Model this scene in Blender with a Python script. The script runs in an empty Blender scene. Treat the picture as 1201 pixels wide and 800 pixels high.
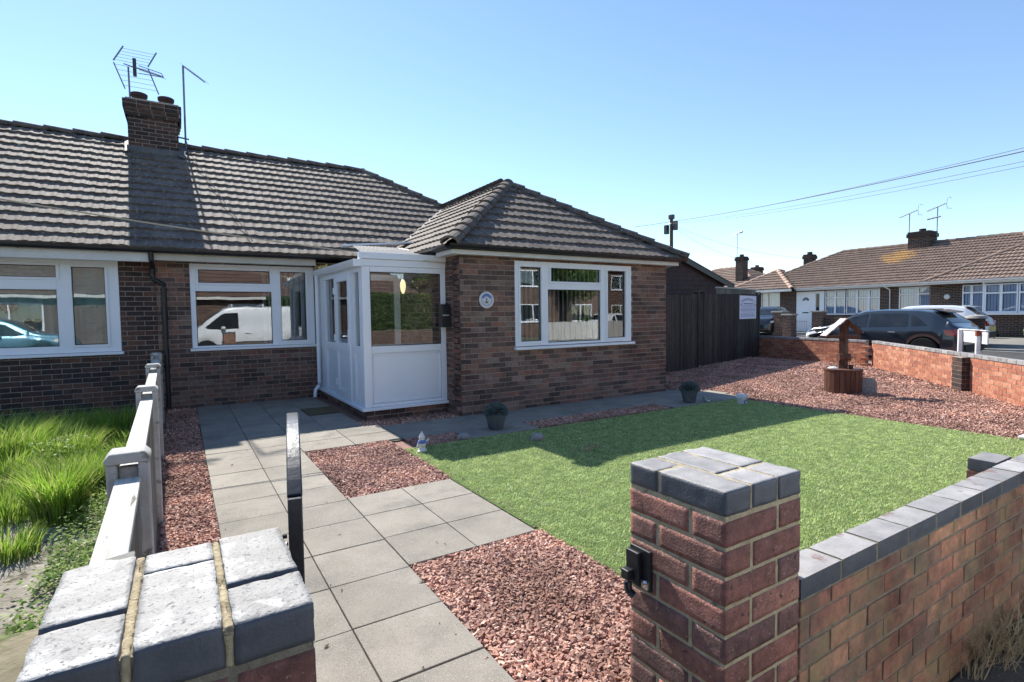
import bpy, bmesh, math, random
import numpy as np
from mathutils import Vector, Matrix, noise
random.seed(7); RNG = np.random.default_rng(7)
S = bpy.context.scene; COL = S.collection; R = math.radians

# ------------------------------------------------------------------ camera
YAW, PIT, ROL = R(31.93), R(2.875), R(0.721)
fw = np.array([math.sin(YAW)*math.cos(PIT), math.cos(YAW)*math.cos(PIT), -math.sin(PIT)])
rt = np.array([math.cos(YAW), -math.sin(YAW), 0.0]); dn = np.cross(fw, rt)
c_, s_ = math.cos(ROL), math.sin(ROL)
rr, dd = c_*rt + s_*dn, -s_*rt + c_*dn
cd = bpy.data.cameras.new('camera'); cam = bpy.data.objects.new('camera', cd); COL.objects.link(cam)
cd.sensor_width = 36; cd.lens = 623.25/1201*36; cd.clip_start = .05; cd.clip_end = 800
cam.matrix_world = Matrix(((rr[0], -dd[0], -fw[0], 0), (rr[1], -dd[1], -fw[1], 0), (rr[2], -dd[2], -fw[2], 1.45), (0, 0, 0, 1)))
S.camera = cam

# ------------------------------------------------------------------ light
SUN_V = Vector((-.06, 1.0, .93)).normalized()
EL = math.asin(SUN_V.z); AZ = math.atan2(SUN_V.x, SUN_V.y)
w = bpy.data.worlds.new('World'); S.world = w; w.use_nodes = True
nt = w.node_tree; bg = nt.nodes['Background']
sky = nt.nodes.new('ShaderNodeTexSky'); sky.sky_type = 'NISHITA'; sky.sun_disc = False
sky.sun_elevation = EL; sky.sun_rotation = AZ; sky.air_density = 1.0; sky.dust_density = .03; sky.ozone_density = 3.0; sky.altitude = 0
nt.links.new(sky.outputs[0], bg.inputs[0]); bg.inputs[1].default_value = .122
sl = bpy.data.lights.new('sun', 'SUN'); sl.energy = 5.0; sl.angle = R(.53); sl.color = (1, .95, .87)
so = bpy.data.objects.new('sun', sl); COL.objects.link(so); so.rotation_euler = SUN_V.to_track_quat('Z', 'Y').to_euler()
vs = S.view_settings; vs.view_transform = 'Standard'; vs.look = 'None'; vs.exposure = .85; vs.gamma = 1; vs.use_curve_mapping = False
S.cycles.max_bounces = 8; S.cycles.transparent_max_bounces = 12

# ------------------------------------------------------------------ materials
def nodes_of(m): m.use_nodes = True; return m.node_tree.nodes, m.node_tree.links, m.node_tree.nodes['Principled BSDF']
def mat(name, c1, c2=None, scale=4, rough=.8, bump=0, bscale=60, metal=0, spec=.3, coat=0, island=0, pal=None,
        detail=6, macro=0, speck=None, speck_scale=40, speck_at=.62, stretch=None, rough2=None, bdist=.01, emit=None, sheen=0, trans=0):
    m = bpy.data.materials.new(name); N, L, B = nodes_of(m)
    tc = N.new('ShaderNodeTexCoord'); mp = N.new('ShaderNodeMapping'); L.new(tc.outputs['Object'], mp.inputs[0])
    if stretch: mp.inputs['Scale'].default_value = stretch
    def noi(s, d=detail):
        n = N.new('ShaderNodeTexNoise'); n.inputs['Scale'].default_value = s; n.inputs['Detail'].default_value = d
        n.inputs['Roughness'].default_value = .6; L.new(mp.outputs[0], n.inputs['Vector']); return n.outputs['Fac']
    def ramp(f, stops):
        r = N.new('ShaderNodeValToRGB'); e = r.color_ramp.elements
        while len(e) < len(stops): e.new(.5)
        for q, (p, c) in zip(e, stops): q.position = p; q.color = (*c, 1)
        L.new(f, r.inputs[0]); return r
    if pal:
        g = N.new('ShaderNodeNewGeometry'); r = ramp(g.outputs['Random Per Island'], [(i/len(pal), c) for i, c in enumerate(pal)])
        r.color_ramp.interpolation = 'CONSTANT'; col = r.outputs[0]
        if c2 is not None or c1 is not None:
            nn = ramp(noi(scale), [(.3, (.62,)*3), (.7, (1.3,)*3)])
            mx = N.new('ShaderNodeMix'); mx.data_type = 'RGBA'; mx.blend_type = 'MULTIPLY'; mx.inputs[0].default_value = 1
            L.new(col, mx.inputs[6]); L.new(nn.outputs[0], mx.inputs[7]); col = mx.outputs[2]
        if macro:
            nn = ramp(noi(macro, 4), [(.36, (.66, .64, .62)), (.52, (1.0,)*3), (.66, (1.32, 1.28, 1.22))])
            mx = N.new('ShaderNodeMix'); mx.data_type = 'RGBA'; mx.blend_type = 'MULTIPLY'; mx.inputs[0].default_value = 1
            L.new(col, mx.inputs[6]); L.new(nn.outputs[0], mx.inputs[7]); col = mx.outputs[2]
    else:
        c2 = c2 or c1
        col = ramp(noi(scale), [(.32, c1), (.68, c2)]).outputs[0]
        if island:
            g = N.new('ShaderNodeNewGeometry'); r = ramp(g.outputs['Random Per Island'], [(0, (1-island,)*3), (1, (1+island,)*3)])
            mx = N.new('ShaderNodeMix'); mx.data_type = 'RGBA'; mx.blend_type = 'MULTIPLY'; mx.inputs[0].default_value = 1
            L.new(col, mx.inputs[6]); L.new(r.outputs[0], mx.inputs[7]); col = mx.outputs[2]
    if speck:
        for i, sp in enumerate(speck if isinstance(speck, list) else [(speck, speck_scale, speck_at)]):
            sc_, ss, at = sp[:3]; k_ = sp[4] if len(sp) > 4 else 1
            r = ramp(noi(ss, 4), [(at, (0, 0, 0)), (min(at+(sp[3] if len(sp) > 3 else .06), 1), (k_, k_, k_))])
            mx = N.new('ShaderNodeMix'); mx.data_type = 'RGBA'; L.new(r.outputs[0], mx.inputs[0])
            L.new(col, mx.inputs[6]); mx.inputs[7].default_value = (*sc_, 1); col = mx.outputs[2]
    L.new(col, B.inputs['Base Color']); B.inputs['Roughness'].default_value = rough; B.inputs['Metallic'].default_value = metal
    B.inputs['Specular IOR Level'].default_value = spec; B.inputs['Coat Weight'].default_value = coat; B.inputs['Coat Roughness'].default_value = .04
    if rough2 is not None:
        mr = N.new('ShaderNodeMapRange'); mr.inputs[3].default_value = rough; mr.inputs[4].default_value = rough2
        L.new(noi(scale*3), mr.inputs[0]); L.new(mr.outputs[0], B.inputs['Roughness'])
    if bump:
        b = N.new('ShaderNodeBump'); b.inputs['Strength'].default_value = bump; b.inputs['Distance'].default_value = bdist
        L.new(noi(bscale), b.inputs['Height']); L.new(b.outputs[0], B.inputs['Normal'])
    if trans:
        t = N.new('ShaderNodeBsdfTranslucent'); ms = N.new('ShaderNodeMixShader'); ms.inputs[0].default_value = trans
        L.new(col, t.inputs[0]); L.new(B.outputs[0], ms.inputs[1]); L.new(t.outputs[0], ms.inputs[2]); L.new(ms.outputs[0], N['Material Output'].inputs[0])
    if emit: B.inputs['Emission Color'].default_value = (*emit[0], 1); B.inputs['Emission Strength'].default_value = emit[1]
    return m
def glass(name, tint=(.8, .86, .86), base=.16, ior=1.5):
    m = bpy.data.materials.new(name); m.use_nodes = True; N, L = m.node_tree.nodes, m.node_tree.links; N.clear()
    o = N.new('ShaderNodeOutputMaterial'); g = N.new('ShaderNodeBsdfGlossy'); g.inputs['Roughness'].default_value = .0; g.inputs[0].default_value = (.95, .97, 1, 1)
    t = N.new('ShaderNodeBsdfTransparent'); t.inputs[0].default_value = (*tint, 1); f = N.new('ShaderNodeFresnel'); f.inputs[0].default_value = ior
    mr = N.new('ShaderNodeMapRange'); mr.inputs[3].default_value = base; mr.inputs[4].default_value = 1
    tc = N.new('ShaderNodeTexCoord'); n = N.new('ShaderNodeTexNoise'); n.inputs['Scale'].default_value = 1.3; L.new(tc.outputs['Object'], n.inputs['Vector'])
    b = N.new('ShaderNodeBump'); b.inputs['Strength'].default_value = .05; b.inputs['Distance'].default_value = .02; L.new(n.outputs[0], b.inputs['Height']); L.new(b.outputs[0], g.inputs['Normal'])
    x = N.new('ShaderNodeMixShader'); L.new(f.outputs[0], mr.inputs[0]); L.new(mr.outputs[0], x.inputs[0]); L.new(t.outputs[0], x.inputs[1]); L.new(g.outputs[0], x.inputs[2]); L.new(x.outputs[0], o.inputs[0])
    return m
def tile_mat(name, c1, c2, dark, lich, patch=None):
    m = bpy.data.materials.new(name); N, L, B = nodes_of(m)
    uv = N.new('ShaderNodeUVMap'); fl = N.new('ShaderNodeVectorMath'); fl.operation = 'FLOOR'; L.new(uv.outputs[0], fl.inputs[0])
    wn = N.new('ShaderNodeTexWhiteNoise'); L.new(fl.outputs[0], wn.inputs['Vector'])
    r = N.new('ShaderNodeValToRGB'); r.color_ramp.elements[0].color = (*c1, 1); r.color_ramp.elements[1].color = (*c2, 1); L.new(wn.outputs['Value'], r.inputs[0])
    tc = N.new('ShaderNodeTexCoord')
    def layer(col, c, sc, at, w=.08):
        n = N.new('ShaderNodeTexNoise'); n.inputs['Scale'].default_value = sc; n.inputs['Detail'].default_value = 5; L.new(tc.outputs['Object'], n.inputs['Vector'])
        q = N.new('ShaderNodeValToRGB'); q.color_ramp.elements[0].position = at; q.color_ramp.elements[1].position = at+w; L.new(n.outputs[0], q.inputs[0])
        x = N.new('ShaderNodeMix'); x.data_type = 'RGBA'; L.new(q.outputs[0], x.inputs[0]); L.new(col, x.inputs[6]); x.inputs[7].default_value = (*c, 1); return x.outputs[2]
    col = layer(r.outputs[0], dark, 5, .5, .2); col = layer(col, lich, 22, .6); col = layer(col, (min(lich[0]*1.5, .8),)*3, 9, .71, .03)
    if patch:
        sb = N.new('ShaderNodeVectorMath'); sb.operation = 'DISTANCE'; L.new(N.new('ShaderNodeNewGeometry').outputs['Position'], sb.inputs[0]); sb.inputs[1].default_value = patch[0]
        mr = N.new('ShaderNodeMapRange'); mr.inputs[1].default_value = patch[1]; mr.inputs[2].default_value = patch[1]*.2; mr.inputs[3].default_value = 0; mr.inputs[4].default_value = 1; L.new(sb.outputs['Value'], mr.inputs[0])
        n = N.new('ShaderNodeTexNoise'); n.inputs['Scale'].default_value = 4; L.new(tc.outputs['Object'], n.inputs['Vector']); mu = N.new('ShaderNodeMath'); mu.operation = 'MULTIPLY'; L.new(n.outputs[0], mu.inputs[0]); L.new(mr.outputs[0], mu.inputs[1])
        q = N.new('ShaderNodeValToRGB'); q.color_ramp.elements[0].position = .22; q.color_ramp.elements[1].position = .42; L.new(mu.outputs[0], q.inputs[0])
        x = N.new('ShaderNodeMix'); x.data_type = 'RGBA'; L.new(q.outputs[0], x.inputs[0]); L.new(col, x.inputs[6]); x.inputs[7].default_value = (*patch[2], 1); col = x.outputs[2]
    L.new(col, B.inputs['Base Color']); B.inputs['Roughness'].default_value = .8; B.inputs['Specular IOR Level'].default_value = .3
    n = N.new('ShaderNodeTexNoise'); n.inputs['Scale'].default_value = 90; n.inputs['Detail'].default_value = 4; L.new(tc.outputs['Object'], n.inputs['Vector'])
    b = N.new('ShaderNodeBump'); b.inputs['Strength'].default_value = .5; b.inputs['Distance'].default_value = .003; L.new(n.outputs[0], b.inputs['Height']); L.new(b.outputs[0], B.inputs['Normal'])
    return m

M = {}
M['brick'] = mat('house_brick', (1, 1, 1), scale=22, macro=1.1, rough=.85, bump=.6, bscale=120, bdist=.004,
    pal=[(.21, .12, .095), (.12, .078, .068), (.24, .122, .09), (.175, .112, .09), (.095, .066, .06), (.26, .148, .108), (.20, .125, .10), (.135, .088, .075), (.22, .14, .11), (.16, .09, .074), (.235, .165, .135), (.11, .074, .066)])
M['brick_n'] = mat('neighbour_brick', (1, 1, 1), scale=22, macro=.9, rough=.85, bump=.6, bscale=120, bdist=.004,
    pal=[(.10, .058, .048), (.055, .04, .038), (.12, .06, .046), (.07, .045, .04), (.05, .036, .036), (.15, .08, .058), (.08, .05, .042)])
M['brick_far'] = mat('far_brick', (1, 1, 1), scale=10, rough=.9, pal=[(.075, .042, .033), (.05, .032, .028), (.09, .05, .038), (.06, .037, .03)])
M['brick_o'] = mat('opposite_brick', (1, 1, 1), scale=10, rough=.9, pal=[(.13, .075, .058), (.10, .06, .048), (.15, .09, .068), (.115, .07, .055)])
M['mortar'] = mat('mortar', (.30, .255, .215), (.40, .345, .29), 14, .95, .6, 150)
M['mortar_y'] = mat('pointing_mortar', (.19, .165, .12), (.29, .26, .195), 30, .95, .8, 200, speck=(.16, .14, .11), speck_scale=25)
M['mortar_p'] = mat('yellow_pointing', (.38, .31, .19), (.55, .47, .31), 30, .95, .8, 200, speck=(.22, .19, .14), speck_scale=25)
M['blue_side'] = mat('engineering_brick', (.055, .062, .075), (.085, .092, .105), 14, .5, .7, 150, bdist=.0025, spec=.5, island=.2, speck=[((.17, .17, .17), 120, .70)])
M['pier_brick'] = mat('pier_brick', (1, 1, 1), scale=38, rough=.68, bump=1.0, bscale=150, bdist=.0055, spec=.5, macro=5,
    pal=[(.21, .085, .068), (.27, .11, .082), (.16, .078, .068), (.23, .095, .072), (.30, .135, .10), (.18, .088, .074)],
    speck=[((.40, .30, .26), 95, .64), ((.035, .022, .022), 46, .63)])
M['wall_brick'] = mat('front_wall_brick', (1, 1, 1), scale=26, rough=.85, bump=.7, bscale=170, bdist=.003,
    macro=2.2, pal=[(.36, .17, .11), (.30, .14, .095), (.39, .21, .13), (.32, .165, .11), (.27, .13, .095), (.37, .19, .12), (.26, .155, .11)],
    speck=[((.24, .20, .10), 4.5, .46, .22, .75), ((.11, .09, .07), 6, .52, .2, .8), ((.5, .47, .40), 120, .69)])
M['orange_brick'] = mat('boundary_brick', (1, 1, 1), scale=20, rough=.85, bump=.5, bscale=90, bdist=.004,
    pal=[(.42, .17, .10), (.36, .135, .08), (.47, .20, .12), (.39, .15, .09), (.33, .125, .08), (.5, .24, .15)])
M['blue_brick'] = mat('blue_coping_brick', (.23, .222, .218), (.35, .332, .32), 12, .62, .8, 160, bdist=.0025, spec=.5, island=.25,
    speck=[((.20, .13, .11), 7, .60), ((.30, .29, .27), 140, .68)])
M['pale_cap'] = mat('weathered_cap_brick', (.19, .185, .176), (.31, .302, .288), 14, .62, .9, 130, bdist=.0035, spec=.5, island=.12,
    speck=[((.43, .42, .40), 9, .52), ((.05, .05, .055), 70, .62, .05), ((.05, .05, .055), 30, .69, .03), ((.10, .10, .105), 150, .585, .05)])
M['slab'] = mat('paving_slab', (.225, .205, .172), (.315, .286, .242), 2.6, .9, .7, 260, island=.10, bdist=.004,
    speck=[((.15, .143, .125), 1.9, .54, .16, .7), ((.36, .335, .285), 2.7, .60, .12, .75), ((.46, .44, .40), 170, .56, .12, .8), ((.085, .08, .07), 200, .56, .12, .85), ((.09, .085, .075), 34, .74)])
M['joint'] = mat('slab_bedding', (.035, .03, .024), (.13, .115, .09), 9, .95, .5, 80)
M['stone'] = mat('gravel_stone', (1, 1, 1), scale=60, macro=1.6, rough=.85, bump=.4, bscale=250, bdist=.002,
    pal=[(.47, .265, .20), (.40, .21, .16), (.54, .33, .255), (.33, .17, .13), (.62, .43, .35), (.44, .27, .21), (.50, .295, .225), (.24, .125, .10)])
M['gravel'] = mat('gravel_ground', (.20, .11, .088), (.44, .27, .22), 75, .95, 1, 70, bdist=.02, detail=3,
    speck=[((.42, .26, .21), 55, .58), ((.07, .035, .03), 60, .63)])
M['turf'] = mat('lawn_base', (.085, .145, .04), (.13, .20, .06), 30, .95, .8, 120, bdist=.02)
M['blade'] = mat('turf_blade', (1, 1, 1), scale=9, macro=0, rough=.5, spec=.5, trans=.35,
    pal=[(.49, .60, .22), (.42, .54, .18), (.58, .67, .30), (.36, .49, .15), (.68, .75, .42), (.54, .63, .25), (.56, .58, .26)])
M['grass'] = mat('wild_grass_blade', (1, 1, 1), scale=3, rough=.5, spec=.4, trans=.42,
    pal=[(.24, .40, .045), (.19, .34, .04), (.32, .48, .07), (.15, .27, .03), (.40, .52, .10), (.46, .48, .18)])
M['weed'] = mat('weed_leaf', (1, 1, 1), scale=12, rough=.6, spec=.25, trans=.4,
    pal=[(.17, .29, .05), (.22, .36, .06), (.11, .20, .04), (.30, .42, .09), (.38, .44, .18)])
M['drygrass'] = mat('dry_grass', (.36, .28, .16), (.52, .43, .28), 8, .8, trans=.2)
M['asphalt'] = mat('asphalt', (.045, .045, .047), (.075, .073, .07), 3, .9, .8, 260, bdist=.004, speck=[((.16, .155, .15), 150, .62), ((.02, .02, .02), 120, .62)])
M['drive'] = mat('driveway_concrete', (.17, .16, .145), (.24, .225, .20), 1.2, .9, .4, 60, speck=(.12, .115, .1), speck_scale=2)
M['earth'] = mat('garden_earth', (.20, .175, .14), (.34, .31, .26), 5, .95, 1, 40, bdist=.02, speck=[((.10, .085, .06), 9, .56), ((.45, .42, .37), 14, .63)])
M['ground'] = mat('distant_ground', (.10, .11, .07), (.16, .15, .10), .3, .95)
M['tile'] = tile_mat('roof_tile', (.118, .094, .078), (.165, .134, .112), (.080, .064, .053), (.29, .265, .235))
M['tile_far'] = tile_mat('far_roof_tile', (.175, .125, .10), (.225, .162, .128), (.13, .095, .078), (.29, .22, .18), ((33.3, 13.6, 4.3), 1.5, (.42, .25, .10)))
M['tile_dark'] = tile_mat('opposite_roof_tile', (.12, .075, .06), (.16, .10, .08), (.08, .055, .045), (.2, .15, .12))
M['cap'] = mat('ridge_cap', (.10, .082, .070), (.17, .14, .12), 9, .9, .9, 60, bdist=.01, island=.2, speck=[((.28, .25, .22), 30, .60), ((.07, .06, .055), 12, .58)])
M['cap_far'] = mat('far_ridge_cap', (.20, .14, .11), (.27, .19, .15), 9, .9, island=.15)
M['cap_pink'] = mat('terracotta_cap', (.42, .27, .20), (.52, .36, .27), 9, .9, island=.1)
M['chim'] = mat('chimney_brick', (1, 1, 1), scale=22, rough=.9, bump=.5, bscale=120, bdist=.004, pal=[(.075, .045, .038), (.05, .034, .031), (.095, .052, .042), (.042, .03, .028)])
M['pot'] = mat('chimney_pot_clay', (.04, .027, .024), (.065, .04, .034), 8, .9, .4, 60)
M['lead'] = mat('lead_flashing', (.07, .072, .078), (.12, .122, .13), 8, .6, .3, 30)
M['upvc'] = mat('white_upvc', (.80, .83, .87), (.85, .87, .90), 1.5, .32, spec=.5)
M['panel'] = mat('upvc_panel', (.77, .81, .86), (.83, .86, .89), 1.0, .25, spec=.5, rough2=.4)
M['fascia'] = mat('painted_fascia', (.60, .59, .56), (.72, .71, .68), 3, .5, speck=(.42, .40, .36), speck_scale=14, speck_at=.66)
M['cream'] = mat('cream_soffit', (.50, .46, .38), (.58, .54, .46), 3, .6)
M['black'] = mat('black_plastic', (.012, .013, .015), (.022, .023, .026), 6, .38, spec=.5)
M['metal'] = mat('black_painted_metal', (.010, .012, .016), (.018, .02, .026), 8, .30, spec=.6, bump=.1, bscale=60)
M['zinc'] = mat('galvanised_metal', (.45, .46, .47), (.6, .6, .62), 30, .4, metal=.8)
M['aerial'] = mat('aerial_alloy', (.16, .17, .20), (.24, .25, .28), 20, .5, metal=.5)
M['bolt'] = mat('bright_steel', (.7, .7, .72), None, 5, .25, metal=1)
M['concrete'] = mat('fence_concrete', (.34, .33, .31), (.48, .465, .44), 9, .9, .6, 90, bdist=.004, speck=[((.20, .20, .17), 14, .60), ((.52, .51, .48), 60, .64)])
M['timber_grey'] = mat('weathered_timber', (.38, .365, .33), (.58, .56, .52), 5, .85, .6, 18, stretch=(14, 1.2, 14), bdist=.004, speck=(.15, .135, .11), speck_scale=3, speck_at=.66)
M['timber_side'] = mat('fence_board', (.14, .12, .095), (.23, .205, .17), 5, .9, .6, 22, stretch=(5, 5, 1), bdist=.005, island=.25)
M['timber_end'] = mat('timber_end_grain', (.26, .25, .21), (.40, .385, .34), 4, .85, .8, 12, stretch=(2, 14, 2))
M['black_wood'] = mat('black_stained_board', (.016, .014, .012), (.058, .050, .043), 4, .75, .6, 20, stretch=(7, 7, .6), island=.45, speck=[((.085, .08, .07), 2.5, .66, .1, .8), ((.006, .006, .006), 5, .6)], bdist=.004)
M['brown_clad'] = mat('brown_cladding', (.055, .035, .035), (.085, .055, .052), 5, .8, .3, 30)
M['well_wood'] = mat('stained_well_wood', (.070, .032, .021), (.125, .056, .036), 6, .55, .4, 20, stretch=(4, 4, .8), island=.25)
M['well_roof_lit'] = mat('sunlit_roof_board', (.42, .36, .34), (.56, .50, .48), 6, .7, .3, 20, island=.1)  # sunlight on the left slope of the well roof, painted in as paler boards
M['planter'] = mat('grey_glazed_pot', (.075, .085, .095), (.12, .13, .14), 10, .6, .3, 60)
M['soil'] = mat('compost', (.03, .022, .016), (.05, .04, .03), 30, .95, 1, 60)
M['heather'] = mat('grey_green_leaf', (1, 1, 1), scale=20, rough=.7, trans=.2, pal=[(.12, .17, .16), (.09, .13, .12), (.16, .21, .20), (.20, .25, .25)])
M['stoneware'] = mat('cast_stone', (.22, .21, .20), (.34, .33, .31), 24, .9, .7, 80, bdist=.004)
M['gnome_white'] = mat('white_glaze', (.62, .63, .62), (.72, .72, .70), 12, .35, spec=.5)
M['gnome_blue'] = mat('blue_glaze', (.10, .16, .42), (.16, .24, .55), 12, .35, spec=.5)
M['hedge'] = mat('hedge_leaf', (1, 1, 1), scale=10, rough=.5, spec=.4, trans=.3, pal=[(.05, .11, .02), (.08, .16, .03), (.12, .21, .045), (.04, .08, .015), (.16, .25, .06)])
M['conifer'] = mat('conifer_leaf', (1, 1, 1), scale=6, rough=.7, trans=.15, pal=[(.03, .06, .022), (.045, .08, .03), (.02, .045, .018)])
M['bark'] = mat('bark', (.07, .05, .035), (.13, .10, .07), 12, .9, .8, 40)
M['orange_flower'] = mat('orange_petal', (.65, .16, .05), (.75, .25, .08), 30, .6, trans=.2)
M['teal_wall'] = mat('teal_painted_wall', (.42, .70, .66), (.50, .80, .74), 2, .8, trans=.3)
M['room'] = mat('room_plaster', (.22, .21, .20), (.28, .27, .25), 2, .85)
M['roomfloor'] = mat('room_carpet', (.10, .085, .07), (.14, .12, .10), 30, .95)
M['blind'] = mat('blind_fabric', (.50, .48, .45), (.60, .58, .55), 6, .85, trans=.4, island=.06)
M['netting'] = mat('net_curtain', (.64, .71, .86), (.76, .83, .95), 10, .8, stretch=(1, 12, .3))
M['heart_red'] = mat('dark_red_felt', (.20, .03, .035), (.28, .05, .05), 20, .8)
M['heart_grey'] = mat('grey_felt', (.05, .055, .06), (.09, .095, .10), 20, .8)
M['glass'] = glass('window_glass', (.88, .92, .92), .105)
M['glass_f'] = glass('far_window_glass', (.90, .93, .96), .03)
M['glass_p'] = glass('porch_glass', (.86, .90, .89), .10)
M['glass_car'] = mat('car_glass', (.012, .015, .018), (.03, .036, .042), 2.2, .04, spec=.5)
M['bulb'] = mat('lit_lamp_shade', (.9, .8, .5), None, 4, .5, emit=((1, .80, .45), .9))
M['rubber'] = mat('tyre_rubber', (.014, .014, .015), (.025, .025, .026), 20, .85)
M['rim'] = mat('alloy_rim', (.42, .43, .44), (.52, .53, .54), 4, .3, metal=.8)
M['under'] = mat('dark_trim', (.012, .012, .013), None, 4, .7)
M['red_lens'] = mat('red_lens', (.30, .012, .012), (.42, .02, .02), 14, .18, coat=1)
M['clear_lens'] = mat('clear_lens', (.65, .68, .70), (.8, .8, .82), 30, .15, coat=1)
M['plate_y'] = mat('yellow_number_plate', (.62, .48, .03), None, 4, .4)
M['paper'] = mat('laminated_paper', (.66, .69, .80), (.72, .75, .85), 3, .35)
M['ink'] = mat('faded_print', (.30, .34, .50), None, 4, .6)
M['inkdark'] = mat('dark_print', (.035, .04, .08), None, 4, .6)
M['sign_white'] = mat('white_sign_board', (.66, .67, .68), (.76, .76, .76), 5, .5, speck=(.5, .49, .46), speck_scale=8)
M['rust'] = mat('rust', (.20, .05, .03), (.30, .09, .05), 20, .9)
M['wire'] = mat('cable_sheath', (.05, .05, .055), None, 4, .6)
M['wire_pale'] = mat('pale_cable_sheath', (.50, .42, .30), None, 4, .7)
M['mossy'] = mat('mossy_coping', (.15, .13, .08), (.26, .225, .15), 6, .95, .8, 40, speck=(.10, .12, .04), speck_scale=10, speck_at=.58)
M['mat_'] = mat('door_mat_fibre', (.10, .075, .045), (.16, .12, .07), 40, .95, 1, 90)
M['ochre_moss'] = mat('ochre_moss', (.30, .22, .06), (.45, .33, .12), 20, .9)
def paint(name, c, metal=.0, rough=.3): return mat(name, c, None, 3, rough, metal=metal, coat=1, spec=.5)
P_DARK = paint('dark_grey_metallic_paint', (.030, .040, .052), .35, .25)
P_WHITE = paint('white_car_paint', (.78, .79, .80)); P_SILVER = paint('silver_paint', (.66, .67, .68), .2)
P_BLACK = paint('black_car_paint', (.012, .013, .016)); P_BLUE = paint('pale_blue_metallic_paint', (.13, .27, .36), .5)

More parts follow.
